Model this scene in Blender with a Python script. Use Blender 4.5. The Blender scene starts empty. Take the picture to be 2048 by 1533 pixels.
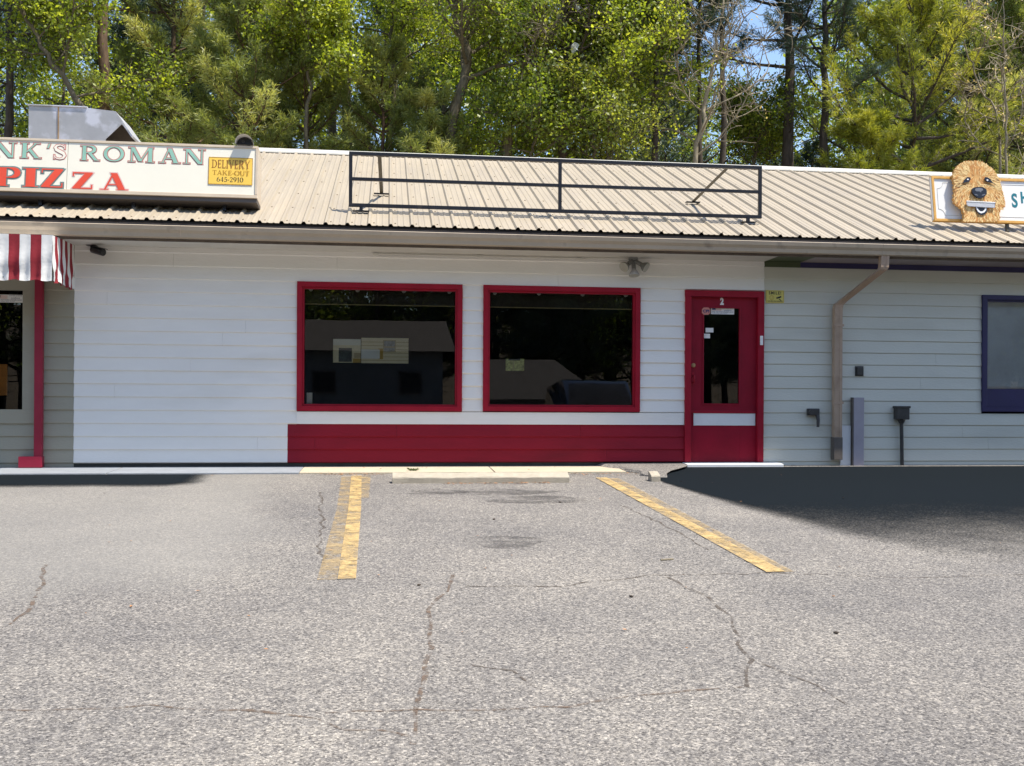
import bpy, bmesh, math, random
import numpy as np
from mathutils import Vector, Matrix
rnd = random.Random(7)
S = bpy.context.scene
COL = S.collection
rad = math.radians

# ------------------------------------------------------------------ camera, sky, sun, exposure
F_PX, VX, HY, ROLL, DIST, CAMH = 2000.0, 775.0, 805.0, rad(0.3), 12.4, 0.75
YAW = math.atan((1024 - VX) / F_PX)
cam = bpy.data.cameras.new('camera'); camo = bpy.data.objects.new('camera', cam); COL.objects.link(camo)
cam.sensor_width = 36; cam.lens = 36 * F_PX / 2048
cam.shift_y = (HY - 766.5) / 2048
cam.clip_start = 0.05; cam.clip_end = 2000
camo.matrix_world = (Matrix.Translation((0, -DIST, CAMH)) @ Matrix.Rotation(-YAW, 4, 'Z')
                     @ Matrix.Rotation(rad(90), 4, 'X') @ Matrix.Rotation(ROLL, 4, 'Z'))
S.camera = camo
SUN = Vector((0.37, -0.20, 1.0)).normalized()
w = bpy.data.worlds.new("World"); S.world = w; w.use_nodes = True
nt = w.node_tree; sky = nt.nodes.new('ShaderNodeTexSky'); sky.sky_type = 'NISHITA'; sky.sun_disc = False
sky.sun_elevation = math.asin(SUN.z); sky.sun_rotation = math.atan2(SUN.x, SUN.y)
sky.air_density = 1.0; sky.dust_density = 0.6; sky.ozone_density = 1.2
nt.links.new(sky.outputs[0], nt.nodes['Background'].inputs[0]); nt.nodes['Background'].inputs[1].default_value = 0.15
sl = bpy.data.lights.new('sun', 'SUN'); sl.energy = 4.6; sl.angle = rad(0.5); sl.color = (1, .94, .83)
so = bpy.data.objects.new('sun', sl); COL.objects.link(so); so.rotation_euler = SUN.to_track_quat('Z', 'Y').to_euler()
S.view_settings.view_transform = 'Standard'; S.view_settings.look = 'None'; S.view_settings.gamma = 1
S.view_settings.exposure = 0.78
S.cycles.max_bounces = 8; S.cycles.transparent_max_bounces = 12
S.cycles.use_denoising = True

# ------------------------------------------------------------------ pixel -> world helpers (photo is 2048 x 1533)
def ray(px, py):
    x, y = px - 1024, py - HY
    c, s = math.cos(ROLL), math.sin(ROLL)
    x, y = c * x + s * y, -s * x + c * y
    R = np.array([math.cos(YAW), -math.sin(YAW), 0]); Fw = np.array([math.sin(YAW), math.cos(YAW), 0])
    return np.array([0, -DIST, CAMH]), R * x / F_PX - np.array([0, 0, 1.]) * y / F_PX + Fw
def at(px, py, Y=0.0):
    c, d = ray(px, py); t = (Y - c[1]) / d[1]; return c + d * t
GS, GZ = 0.0555, -0.044
def gz(y):
    return GZ + GS * max(y, -20.0)
def gnd(px, py):
    c, d = ray(px, py); t = (GZ + GS * c[1] - c[2]) / (d[2] - GS * d[1]); return c + d * t

# ------------------------------------------------------------------ materials
MATS = {}
def nn(t, kind, **kw):
    n = t.nodes.new('ShaderNode' + kind)
    for k, v in kw.items(): setattr(n, k, v)
    return n
def mat(name, col, rough=.6, var=.12, vscale=3.0, bump=0.0, bscale=60.0, metal=0.0, stretch=(1, 1, 1), coat=0.0,
        spots=None, spec=.5, world=False):
    """col with slow and fine variation; spots=(colour, scale, lo, hi) lays stains of that colour over it"""
    m = bpy.data.materials.new(name); m.use_nodes = True; t = m.node_tree
    b = t.nodes['Principled BSDF']; b.inputs['Roughness'].default_value = rough; b.inputs['Metallic'].default_value = metal
    b.inputs['Specular IOR Level'].default_value = spec
    if coat: b.inputs['Coat Weight'].default_value = coat
    tc = nn(t, 'TexCoord'); mp = nn(t, 'Mapping'); mp.inputs['Scale'].default_value = stretch
    if world:
        g = nn(t, 'NewGeometry'); t.links.new(g.outputs['Position'], mp.inputs[0])
    else:
        t.links.new(tc.outputs['Object'], mp.inputs[0])
    n1 = nn(t, 'TexNoise'); n1.inputs['Scale'].default_value = vscale; n1.inputs['Detail'].default_value = 8
    n1.inputs['Roughness'].default_value = .65
    t.links.new(mp.outputs[0], n1.inputs[0])
    r = nn(t, 'ValToRGB'); lo, hi = 1 - var, 1 + var
    r.color_ramp.elements[0].position = .3; r.color_ramp.elements[1].position = .7
    r.color_ramp.elements[0].color = tuple(min(1, c * lo) for c in col) + (1,)
    r.color_ramp.elements[1].color = tuple(min(1, c * hi) for c in col) + (1,)
    t.links.new(n1.outputs[0], r.inputs[0]); out = r.outputs[0]
    if spots:
        sc, ss, a, bb = spots
        n2 = nn(t, 'TexNoise'); n2.inputs['Scale'].default_value = ss; n2.inputs['Detail'].default_value = 6
        t.links.new(mp.outputs[0], n2.inputs[0])
        mr = nn(t, 'MapRange'); mr.inputs['From Min'].default_value = a; mr.inputs['From Max'].default_value = bb
        t.links.new(n2.outputs[0], mr.inputs[0])
        mx = nn(t, 'MixRGB'); t.links.new(mr.outputs[0], mx.inputs[0]); t.links.new(out, mx.inputs[1])
        mx.inputs[2].default_value = tuple(sc) + (1,); out = mx.outputs[0]
    t.links.new(out, b.inputs['Base Color'])
    if bump:
        n3 = nn(t, 'TexNoise'); n3.inputs['Scale'].default_value = bscale; n3.inputs['Detail'].default_value = 4
        t.links.new(mp.outputs[0], n3.inputs[0])
        bp = nn(t, 'Bump'); bp.inputs['Strength'].default_value = bump; bp.inputs['Distance'].default_value = .01
        t.links.new(n3.outputs[0], bp.inputs['Height']); t.links.new(bp.outputs[0], b.inputs['Normal'])
    MATS[name] = m; return m

SID = dict(stretch=(.25, 1, 1), bump=.25, bscale=70, rough=.55, vscale=2.2)
white_wall = mat('white_siding_paint', (.83, .81, .775), var=.05, spots=((.64, .615, .56), 1.7, .56, .9), **SID)
green_wall = mat('sage_siding_paint', (.62, .61, .53), var=.06, spots=((.49, .48, .41), 1.6, .55, .85), **SID)
beige_wall = mat('olive_siding_paint', (.33, .31, .245), var=.07, **SID)
red_wall = mat('crimson_siding_paint', (.25, .010, .024), var=.14, spots=((.17, .010, .020), 3, .5, .8), spec=.2, **SID)
red_paint = mat('crimson_trim_paint', (.31, .007, .024), rough=.5, spec=.25, var=.16, vscale=4, bump=.1, bscale=40)
red_door = mat('crimson_door_paint', (.26, .005, .022), rough=.5, spec=.25, var=.18, vscale=2.5, bump=.08, bscale=30)
navy_paint = mat('navy_trim_paint', (.022, .018, .085), rough=.45, var=.15)
green_paint = mat('forest_green_paint', (.065, .085, .035), rough=.5, var=.15)
lav_paint = mat('lavender_grey_paint', (.34, .29, .30), rough=.6)
soffit_w = mat('soffit_paint', (.60, .58, .53), rough=.6, var=.08)
white_trim = mat('white_trim_paint', (.74, .74, .74), rough=.45, var=.05, spots=((.6, .58, .55), 4, .6, .85))
fascia_m = mat('brown_fascia', (.13, .108, .092), rough=.6, var=.3, vscale=6)
gutter_m = mat('taupe_gutter', (.45, .365, .27), rough=.38, var=.10, vscale=2.5, spots=((.22, .18, .14), 5, .6, .8))
spout_m = mat('tan_downspout', (.44, .315, .225), rough=.45, var=.12, spots=((.28, .19, .13), 5, .55, .8))
roof_m = mat('tan_metal_roof', (.355, .30, .225), rough=.5, var=.09, vscale=1.6, stretch=(2.5, .35, .35),
             spots=((.31, .265, .21), 2.4, .5, .8))
ridge_m = mat('pale_ridge_metal', (.58, .56, .50), rough=.45, var=.08)
screw_m = mat('screw_metal', (.26, .21, .15), rough=.5)
black_steel = mat('black_painted_steel', (.012, .013, .02), rough=.4, var=.3, vscale=8, spots=((.05, .04, .035), 9, .62, .8))
grey_steel = mat('weathered_steel', (.085, .075, .055), rough=.55, var=.25, vscale=9)
galv = mat('galvanised_sheet', (.46, .46, .475), rough=.5, metal=.35, var=.12, vscale=3, spots=((.68, .68, .74), 2.3, .52, .6))
rust_m = mat('rusty_seam', (.30, .19, .09), rough=.8, var=.4, vscale=12)
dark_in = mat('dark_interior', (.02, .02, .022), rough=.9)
cream_face = mat('cream_sign_face', (.84, .80, .68), rough=.4, var=.035, vscale=1.3, spots=((.74, .68, .54), 1.8, .6, .9))
sign_case = mat('tan_sign_cabinet', (.60, .50, .38), rough=.5, var=.10, vscale=4)
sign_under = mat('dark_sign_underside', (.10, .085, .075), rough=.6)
green_let = mat('faded_green_lettering', (.27, .50, .40), rough=.5, var=.10, vscale=6)
redout_let = mat('faded_red_outline', (.52, .19, .17), rough=.5, var=.15, vscale=8)
red_let = mat('orange_red_lettering', (.72, .075, .035), rough=.45, var=.08)
teal_out = mat('grey_teal_outline', (.16, .22, .21), rough=.5, var=.2, vscale=8)
pink_out = mat('pale_pink_outline', (.70, .47, .44), rough=.5, var=.1)
yellow_pan = mat('yellow_panel', (.88, .57, .09), rough=.4, var=.04)
brown_let = mat('brown_lettering', (.24, .085, .015), rough=.5)
ochre_let = mat('ochre_lettering', (.40, .21, .015), rough=.5)
dark_let = mat('black_lettering', (.02, .02, .02), rough=.5)
gold_trim = mat('gold_trim', (.66, .36, .085), rough=.45, var=.12, vscale=9)
white_board = mat('white_sign_board', (.83, .82, .80), rough=.4, var=.02)
grey_line = mat('thin_grey_line', (.45, .43, .38), rough=.5)
teal_let = mat('teal_lettering', (.012, .17, .22), rough=.4)
fur_base = mat('golden_fur', (.62, .34, .11), rough=.7, var=.25, vscale=14)
fur_lt = mat('pale_golden_fur', (.84, .60, .27), rough=.7, var=.12, vscale=20)
fur_mid = mat('orange_fur', (.58, .25, .06), rough=.7, var=.2, vscale=20)
fur_dk = mat('brown_fur', (.23, .09, .025), rough=.7, var=.25, vscale=20)
nose_m = mat('black_nose', (.012, .013, .02), rough=.3)
nose_hi = mat('grey_nose_highlight', (.16, .17, .20), rough=.4)
whitep = mat('white_paint', (.85, .85, .85), rough=.4, var=.02)
comb_m = mat('grey_comb', (.42, .43, .48), rough=.35, var=.35, vscale=60, stretch=(4, 1, .2))
redcloth = mat('red_awning_cloth', (.26, .012, .022), rough=.75, var=.18, vscale=5, bump=.3, bscale=25)
whitecloth = mat('white_awning_cloth', (.76, .75, .73), rough=.75, var=.08, vscale=5, bump=.3, bscale=25)
post_red = mat('red_post_paint', (.29, .012, .04), rough=.4, var=.15)
concrete = mat('pale_concrete', (.45, .39, .285), rough=.85, var=.10, vscale=5, bump=.4, bscale=90, spots=((.42, .36, .27), 3, .58, .8), world=True)
walk_shaded = mat('shaded_concrete', (.23, .245, .27), rough=.85, var=.12, vscale=4, bump=.4, bscale=90, world=True)  # copy of the pale concrete with its shade mixed into the colour
stop_m = mat('grey_concrete', (.37, .325, .255), rough=.9, var=.14, vscale=9, bump=.5, bscale=120, spots=((.30, .27, .23), 7, .6, .8), world=True)
foundation = mat('dark_foundation', (.06, .06, .055), rough=.9, var=.3)
bulb_m = mat('dark_bulb_glass', (.17, .17, .155), rough=.25)
lens_m = mat('frosted_lens', (.36, .35, .30), rough=.3)
chrome = mat('silvered_bulb', (.62, .62, .64), rough=.25, metal=.35)
socket_m = mat('grey_socket', (.20, .20, .19), rough=.5, var=.2, vscale=30)
black_pl = mat('black_plastic', (.012, .012, .014), rough=.4)
dark_box = mat('dark_brown_box', (.045, .042, .04), rough=.5, var=.25, vscale=15)
mauve_m = mat('mauve_post_paint', (.36, .33, .37), rough=.5, var=.1)
brass = mat('worn_brass', (.55, .38, .22), rough=.35, metal=.8)
yellow_sign = mat('yellow_smile_sign', (.68, .60, .16), rough=.45, var=.06)
sticker_w = mat('white_sticker', (.78, .77, .74), rough=.4)
sticker_r = mat('pink_red_sticker', (.62, .24, .20), rough=.4)
flag_blue = mat('flag_blue', (.03, .045, .14), rough=.5)
flag_red = mat('flag_faded_red', (.62, .36, .30), rough=.5)
board_tan = mat('tan_mirror_view', (.86, .76, .52), rough=.6, var=.06)
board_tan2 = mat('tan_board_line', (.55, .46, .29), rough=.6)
board_pale = mat('pale_mirror_view', (.90, .88, .78), rough=.6, var=.05)
board_dark = mat('dark_board_patch', (.05, .065, .065), rough=.6, var=.6, vscale=25)
mirror_grey = mat('grey_mirror_patch', (.36, .37, .36), rough=.6, var=.5, vscale=30)
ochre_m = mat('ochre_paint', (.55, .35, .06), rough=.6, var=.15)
sheet_m = mat('reflected_sheet', (.88, .90, .90), rough=.6, var=.05)
leafcard = mat('green_leaf_card', (.55, .62, .22), rough=.6, var=.7, vscale=35)
blind_m = mat('grey_blue_blind', (.76, .84, .90), rough=.6, var=.15, vscale=2.2)
strip_m = mat('dark_brown_strip', (.045, .03, .016), rough=.8, var=.4, vscale=9)
ochre_edge = mat('pale_ochre', (.42, .30, .12), rough=.5)
orange_m = mat('orange_reflection', (.60, .20, .02), rough=.5, var=.2, vscale=12)
web_m = mat('white_silk', (.60, .62, .58), rough=.9, var=.3, vscale=30)
rubber = mat('black_rubber', (.015, .015, .015), rough=.8)
car_navy = mat('navy_car_paint', (.012, .018, .045), rough=.15, coat=.8)
house_w = mat('tan_house_wall', (.11, .115, .125), rough=.7, stretch=(.3, 1, 1))
shingle = mat('brown_roof_shingle', (.095, .08, .072), rough=.9, var=.3, vscale=12)
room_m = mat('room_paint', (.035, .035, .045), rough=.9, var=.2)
bark_dark = mat('dark_pine_bark', (.075, .058, .045), rough=.9, var=.55, vscale=14, stretch=(1, 1, .22), bump=1.0, bscale=22)
bark_brown = mat('ruddy_pine_bark', (.12, .075, .045), rough=.9, var=.6, vscale=14, stretch=(1, 1, .25), bump=1.0, bscale=22)
bark_grey = mat('grey_brown_bark', (.14, .115, .075), rough=.9, var=.5, vscale=16, stretch=(1, 1, .25), bump=.9, bscale=25)
bark_pale = mat('pale_twig_bark', (.30, .25, .17), rough=.85, var=.35, vscale=18, stretch=(1, 1, .3), bump=.6, bscale=25)
blossom_m = mat('cream_bud', (.60, .53, .36), rough=.7, var=.3, vscale=20)
litter_m = mat('dry_leaf_litter', (.34, .17, .075), rough=.8, var=.5, vscale=60)
weed_m = mat('weed_green', (.09, .13, .03), rough=.7, var=.3, vscale=50)

def leaf_mat(name, c0, c1, c2, trans=.56, tcol=1.6):
    m = bpy.data.materials.new(name); m.use_nodes = True; t = m.node_tree; t.nodes.clear()
    o = nn(t, 'OutputMaterial'); at_ = nn(t, 'Attribute'); at_.attribute_name = 'tone'
    r = nn(t, 'ValToRGB'); r.color_ramp.elements[0].color = c0 + (1,); r.color_ramp.elements[1].color = c2 + (1,)
    e = r.color_ramp.elements.new(.5); e.color = c1 + (1,)
    t.links.new(at_.outputs['Fac'], r.inputs[0])
    d = nn(t, 'BsdfDiffuse'); tr = nn(t, 'BsdfTranslucent'); g = nn(t, 'BsdfGlossy'); g.inputs['Roughness'].default_value = .45
    mu = nn(t, 'MixRGB', blend_type='MULTIPLY'); mu.inputs[0].default_value = 1; mu.inputs[2].default_value = (tcol, tcol * .95, tcol * .45, 1)
    t.links.new(r.outputs[0], mu.inputs[1]); t.links.new(r.outputs[0], d.inputs[0]); t.links.new(mu.outputs[0], tr.inputs[0])
    m1 = nn(t, 'MixShader'); m1.inputs[0].default_value = trans; t.links.new(d.outputs[0], m1.inputs[1]); t.links.new(tr.outputs[0], m1.inputs[2])
    m2 = nn(t, 'MixShader'); m2.inputs[0].default_value = .04; t.links.new(m1.outputs[0], m2.inputs[1]); t.links.new(g.outputs[0], m2.inputs[2])
    t.links.new(m2.outputs[0], o.inputs[0]); MATS[name] = m; return m
leaf_yel = leaf_mat('yellow_green_leaf', (.09, .14, .014), (.28, .345, .034), (.48, .52, .085))
leaf_grn = leaf_mat('green_leaf', (.065, .11, .017), (.21, .28, .036), (.46, .50, .085))
leaf_olive = leaf_mat('olive_leaf', (.075, .10, .02), (.22, .265, .042), (.46, .47, .10))
needle_g = leaf_mat('green_needle', (.085, .115, .032), (.27, .315, .09), (.56, .55, .21), trans=.45)
needle_y = leaf_mat('yellow_green_needle', (.085, .115, .016), (.285, .315, .04), (.55, .52, .10), trans=.42)
needle_d = leaf_mat('dark_blue_needle', (.022, .04, .028), (.06, .095, .062), (.14, .18, .10), trans=.25)

def glass_mat(name, tint, rough=.0):
    m = bpy.data.materials.new(name); m.use_nodes = True; t = m.node_tree; t.nodes.clear()
    o = nn(t, 'OutputMaterial'); fr = nn(t, 'Fresnel'); fr.inputs[0].default_value = 1.55
    tp = nn(t, 'BsdfTransparent'); tp.inputs[0].default_value = tuple(tint) + (1,)
    g = nn(t, 'BsdfGlossy'); g.inputs['Roughness'].default_value = rough
    n = nn(t, 'TexNoise'); n.inputs['Scale'].default_value = 1.3; tc = nn(t, 'TexCoord'); t.links.new(tc.outputs['Object'], n.inputs[0])
    bp = nn(t, 'Bump'); bp.inputs['Strength'].default_value = .02; bp.inputs['Distance'].default_value = .02
    t.links.new(n.outputs[0], bp.inputs['Height']); t.links.new(bp.outputs[0], g.inputs['Normal'])
    ml = nn(t, 'Math', operation='MULTIPLY'); ml.inputs[1].default_value = 1.15; t.links.new(fr.outputs[0], ml.inputs[0])
    mx = nn(t, 'MixShader'); t.links.new(ml.outputs[0], mx.inputs[0]); t.links.new(tp.outputs[0], mx.inputs[1]); t.links.new(g.outputs[0], mx.inputs[2])
    t.links.new(mx.outputs[0], o.inputs[0]); MATS[name] = m; return m
glass = glass_mat('window_glass', (.86, .88, .87))
glass_clear = glass_mat('clear_glass', (.98, .98, .98))
glass_dark = glass_mat('tinted_glass', (.10, .12, .13))

def worn_mat(name, col, thresh, soft, scale=9.0, rough=.7, stretch=(1, 1, 1), xmask=None):
    """paint or debris with holes where it has worn away; the sheet below shows through"""
    m = bpy.data.materials.new(name); m.use_nodes = True; t = m.node_tree
    b = t.nodes['Principled BSDF']; b.inputs['Roughness'].default_value = rough
    g = nn(t, 'NewGeometry'); mp = nn(t, 'Mapping'); mp.inputs['Scale'].default_value = stretch
    t.links.new(g.outputs['Position'], mp.inputs[0])
    n = nn(t, 'TexNoise'); n.inputs['Scale'].default_value = scale; n.inputs['Detail'].default_value = 10; n.inputs['Roughness'].default_value = .8
    t.links.new(mp.outputs[0], n.inputs[0])
    mr = nn(t, 'MapRange'); mr.inputs['From Min'].default_value = thresh - soft; mr.inputs['From Max'].default_value = thresh + soft
    t.links.new(n.outputs[0], mr.inputs[0]); t.links.new(mr.outputs[0], b.inputs['Alpha'])
    n2 = nn(t, 'TexNoise'); n2.inputs['Scale'].default_value = 45; n2.inputs['Detail'].default_value = 6
    t.links.new(g.outputs['Position'], n2.inputs[0])
    r = nn(t, 'ValToRGB'); r.color_ramp.elements[0].position = .3; r.color_ramp.elements[1].position = .7
    r.color_ramp.elements[0].color = tuple(c * .72 for c in col) + (1,); r.color_ramp.elements[1].color = tuple(min(1, c * 1.15) for c in col) + (1,)
    t.links.new(n2.outputs[0], r.inputs[0]); t.links.new(r.outputs[0], b.inputs['Base Color'])
    MATS[name] = m; return m
line_new = worn_mat('yellow_road_paint', (.50, .345, .145), .46, .12, scale=6)
line_old = worn_mat('worn_yellow_road_paint', (.40, .29, .15), .52, .14, scale=7)
crack_m = worn_mat('crack_debris', (.10, .078, .06), .51, .08, scale=14)
crack_r = worn_mat('rusty_crack_debris', (.145, .10, .07), .52, .08, scale=14)
oil_m = worn_mat('oil_stain', (.075, .068, .065), .60, .16, scale=3.5, stretch=(.6, 1.3, 1))

def asphalt():
    m = bpy.data.materials.new('weathered_asphalt'); m.use_nodes = True; t = m.node_tree; L = t.links.new
    b = t.nodes['Principled BSDF']; b.inputs['Roughness'].default_value = .9; b.inputs['Specular IOR Level'].default_value = .25
    g = nn(t, 'NewGeometry'); P = g.outputs['Position']
    wn = nn(t, 'TexNoise'); wn.inputs['Scale'].default_value = 90; L(P, wn.inputs[0])
    wv = nn(t, 'VectorMath', operation='MULTIPLY_ADD'); L(wn.outputs['Color'], wv.inputs[0]); wv.inputs[1].default_value = (.008,) * 3; L(P, wv.inputs[2])
    v = nn(t, 'TexVoronoi'); v.inputs['Scale'].default_value = 125; L(wv.outputs[0], v.inputs[0])
    v2 = nn(t, 'TexVoronoi'); v2.inputs['Scale'].default_value = 62; L(wv.outputs[0], v2.inputs[0])
    sp = nn(t, 'SeparateColor'); L(v.outputs['Color'], sp.inputs[0]); sp2 = nn(t, 'SeparateColor'); L(v2.outputs['Color'], sp2.inputs[0])
    r = nn(t, 'ValToRGB'); e = r.color_ramp.elements
    e[0].position = 0; e[0].color = (.078, .073, .071, 1); e[1].position = 1; e[1].color = (.40, .375, .345, 1)
    for p, c in ((.22, (.142, .134, .128)), (.6, (.213, .202, .191)), (.86, (.292, .275, .252))):
        q = e.new(p); q.color = c + (1,)
    L(sp.outputs[0], r.inputs[0])
    # bigger pebbles
    r2 = nn(t, 'ValToRGB'); r2.color_ramp.elements[0].position = .2; r2.color_ramp.elements[0].color = (.80, .79, .79, 1)
    r2.color_ramp.elements[1].position = .95; r2.color_ramp.elements[1].color = (1.18, 1.15, 1.10, 1); L(sp2.outputs[1], r2.inputs[0])
    mu = nn(t, 'MixRGB', blend_type='MULTIPLY'); mu.inputs[0].default_value = 1; L(r.outputs[0], mu.inputs[1]); L(r2.outputs[0], mu.inputs[2])
    # slow tone changes
    n = nn(t, 'TexNoise'); n.inputs['Scale'].default_value = .7; n.inputs['Detail'].default_value = 7; n.inputs['Roughness'].default_value = .65; L(P, n.inputs[0])
    r3 = nn(t, 'ValToRGB'); r3.color_ramp.elements[0].position = .3; r3.color_ramp.elements[0].color = (.72, .72, .74, 1)
    r3.color_ramp.elements[1].position = .7; r3.color_ramp.elements[1].color = (1.14, 1.12, 1.08, 1); L(n.outputs[0], r3.inputs[0])
    m2 = nn(t, 'MixRGB', blend_type='MULTIPLY'); m2.inputs[0].default_value = 1; L(mu.outputs[0], m2.inputs[1]); L(r3.outputs[0], m2.inputs[2])
    # smoother area in the left bay, copied from a blur in the image
    xyz = nn(t, 'SeparateXYZ'); L(P, xyz.inputs[0])
    def mrange(src, a, bb):
        q = nn(t, 'MapRange', interpolation_type='SMOOTHSTEP'); q.inputs['From Min'].default_value = a; q.inputs['From Max'].default_value = bb
        L(src, q.inputs[0]); return q.outputs[0]
    nb = nn(t, 'TexNoise'); nb.inputs['Scale'].default_value = 1.1; L(P, nb.inputs[0])
    ad = nn(t, 'Math', operation='MULTIPLY_ADD'); L(nb.outputs[0], ad.inputs[0]); ad.inputs[1].default_value = 1.2; L(xyz.outputs[0], ad.inputs[2])
    ay = nn(t, 'Math', operation='MULTIPLY_ADD'); L(nb.outputs[0], ay.inputs[0]); ay.inputs[1].default_value = 1.2; L(xyz.outputs[1], ay.inputs[2])
    k1 = nn(t, 'Math', operation='MULTIPLY'); L(mrange(ad.outputs[0], -.05, -.9), k1.inputs[0]); L(mrange(ay.outputs[0], -6.0, -5.0), k1.inputs[1])
    k2 = nn(t, 'Math', operation='MULTIPLY'); L(k1.outputs[0], k2.inputs[0]); k2.inputs[1].default_value = .5
    m3 = nn(t, 'MixRGB'); L(k2.outputs[0], m3.inputs[0]); L(m2.outputs[0], m3.inputs[1]); m3.inputs[2].default_value = (.232, .22, .20, 1)
    L(m3.outputs[0], b.inputs['Base Color'])
    bp = nn(t, 'Bump'); bp.inputs['Strength'].default_value = .5; bp.inputs['Distance'].default_value = .006
    L(v.outputs['Distance'], bp.inputs['Height']); bp.invert = True; L(bp.outputs[0], b.inputs['Normal'])
    return m
asphalt_m = asphalt()

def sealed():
    """shadow painted as a dark sheet, thinning towards its front edge"""
    m = bpy.data.materials.new('painted_shadow'); m.use_nodes = True; t = m.node_tree; L = t.links.new
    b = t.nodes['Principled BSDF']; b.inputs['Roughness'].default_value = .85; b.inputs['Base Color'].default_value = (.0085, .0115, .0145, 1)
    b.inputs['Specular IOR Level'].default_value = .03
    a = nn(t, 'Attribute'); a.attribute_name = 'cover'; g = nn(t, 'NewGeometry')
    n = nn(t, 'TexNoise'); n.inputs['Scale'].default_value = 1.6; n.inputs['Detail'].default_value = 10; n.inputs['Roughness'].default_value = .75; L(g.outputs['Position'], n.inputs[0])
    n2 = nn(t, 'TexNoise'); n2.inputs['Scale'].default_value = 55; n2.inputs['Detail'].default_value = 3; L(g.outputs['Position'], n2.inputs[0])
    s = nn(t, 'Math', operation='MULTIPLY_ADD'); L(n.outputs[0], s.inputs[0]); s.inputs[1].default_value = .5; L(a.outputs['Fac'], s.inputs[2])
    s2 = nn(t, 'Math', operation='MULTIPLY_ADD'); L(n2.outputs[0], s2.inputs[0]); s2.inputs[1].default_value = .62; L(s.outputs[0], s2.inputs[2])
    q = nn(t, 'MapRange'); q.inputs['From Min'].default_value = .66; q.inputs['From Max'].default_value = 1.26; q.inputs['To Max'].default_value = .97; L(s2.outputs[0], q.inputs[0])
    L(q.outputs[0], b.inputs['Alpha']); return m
shade_m = sealed()

# ------------------------------------------------------------------ object helpers
def finish(name, me, m, parent):
    for q in (m if isinstance(m, (list, tuple)) else [m]): me.materials.append(q)
    o = bpy.data.objects.new(name, me); COL.objects.link(o)
    if parent is not None:
        o.parent = parent
        o.matrix_parent_inverse = parent.matrix_world.inverted()
    return o
def obj(name, bm, m, parent=None, smooth=False, bevel=0.0):
    if bevel:
        bmesh.ops.remove_doubles(bm, verts=bm.verts, dist=1e-5)
        es = [e for e in bm.edges if len(e.link_faces) == 2 and e.calc_face_angle(0) > .6]
        bmesh.ops.bevel(bm, geom=es, offset=bevel, segments=2, affect='EDGES', profile=.6, clamp_overlap=True)
    bmesh.ops.recalc_face_normals(bm, faces=bm.faces)
    me = bpy.data.meshes.new(name); bm.to_mesh(me); bm.free()
    if smooth:
        me.polygons.foreach_set('use_smooth', [True] * len(me.polygons))
        me.set_sharp_from_angle(angle=rad(35))
    return finish(name, me, m, parent)
def tag(o, label, cat, group=None):
    o['label'] = label; o['category'] = cat
    if group: o['group'] = group
    return o
def thing(name, label, cat, loc=(0, 0, 0), group=None):
    o = bpy.data.objects.new(name, None); o.empty_display_size = .1; o.location = loc; COL.objects.link(o)
    o.matrix_world = Matrix.Translation(loc)
    return tag(o, label, cat, group)
def kind(o, k='structure'):
    o['kind'] = k; return o
def B(bm, x0, x1, y0, y1, z0, z1):
    vs = [bm.verts.new((x, y, z)) for x in (x0, x1) for y in (y0, y1) for z in (z0, z1)]
    for f in ((0, 1, 3, 2), (4, 6, 7, 5), (0, 4, 5, 1), (2, 3, 7, 6), (0, 2, 6, 4), (1, 5, 7, 3)):
        bm.faces.new([vs[i] for i in f])
    return vs
def box(*a):
    bm = bmesh.new(); B(bm, *a); return bm
def bar(bm, p, q, wx, wy):
    p, q = Vector(p), Vector(q); d = (q - p).normalized()
    up = Vector((0, 0, 1)) if abs(d.z) < .9 else Vector((0, 1, 0))
    s = d.cross(up).normalized() * wx / 2; u = s.cross(d).normalized() * wy / 2
    a = [bm.verts.new(c + i * s + j * u) for c in (p, q) for i, j in ((-1, -1), (1, -1), (1, 1), (-1, 1))]
    for f in ((0, 1, 2, 3), (7, 6, 5, 4), (0, 4, 5, 1), (1, 5, 6, 2), (2, 6, 7, 3), (3, 7, 4, 0)):
        bm.faces.new([a[i] for i in f])
def tube(bm, pts, rs, n=10, cap=True):
    pts = [Vector(p) for p in pts]; rs = rs if isinstance(rs, (list, tuple)) else [rs] * len(pts)
    rings = []; ref = None
    for i, p in enumerate(pts):
        d = (pts[min(i + 1, len(pts) - 1)] - pts[max(i - 1, 0)]).normalized()
        if ref is None: ref = d.orthogonal().normalized()
        ref = (ref - d * ref.dot(d)).normalized(); s = d.cross(ref)
        rings.append([bm.verts.new(p + (ref * math.cos(k * 2 * math.pi / n) + s * math.sin(k * 2 * math.pi / n)) * rs[i]) for k in range(n)])
    for a, b in zip(rings, rings[1:]):
        for k in range(n): bm.faces.new((a[k], a[(k + 1) % n], b[(k + 1) % n], b[k]))
    if cap: bm.faces.new(rings[0][::-1]); bm.faces.new(rings[-1])
def prism(bm, pts, y0, y1):
    """outline of (x, z) points, thick from y0 to y1"""
    a = [bm.verts.new((x, y0, z)) for x, z in pts]; b = [bm.verts.new((x, y1, z)) for x, z in pts]; n = len(pts)
    bm.faces.new(a); bm.faces.new(b[::-1])
    for i in range(n): bm.faces.new((a[i], b[i], b[(i + 1) % n], a[(i + 1) % n]))
def ell(cx, cz, rx, rz, n=20, a0=0, a1=360):
    return [(cx + rx * math.cos(rad(a0 + (a1 - a0) * i / n)), cz + rz * math.sin(rad(a0 + (a1 - a0) * i / n))) for i in range(n + (a1 - a0 != 360))]
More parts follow.
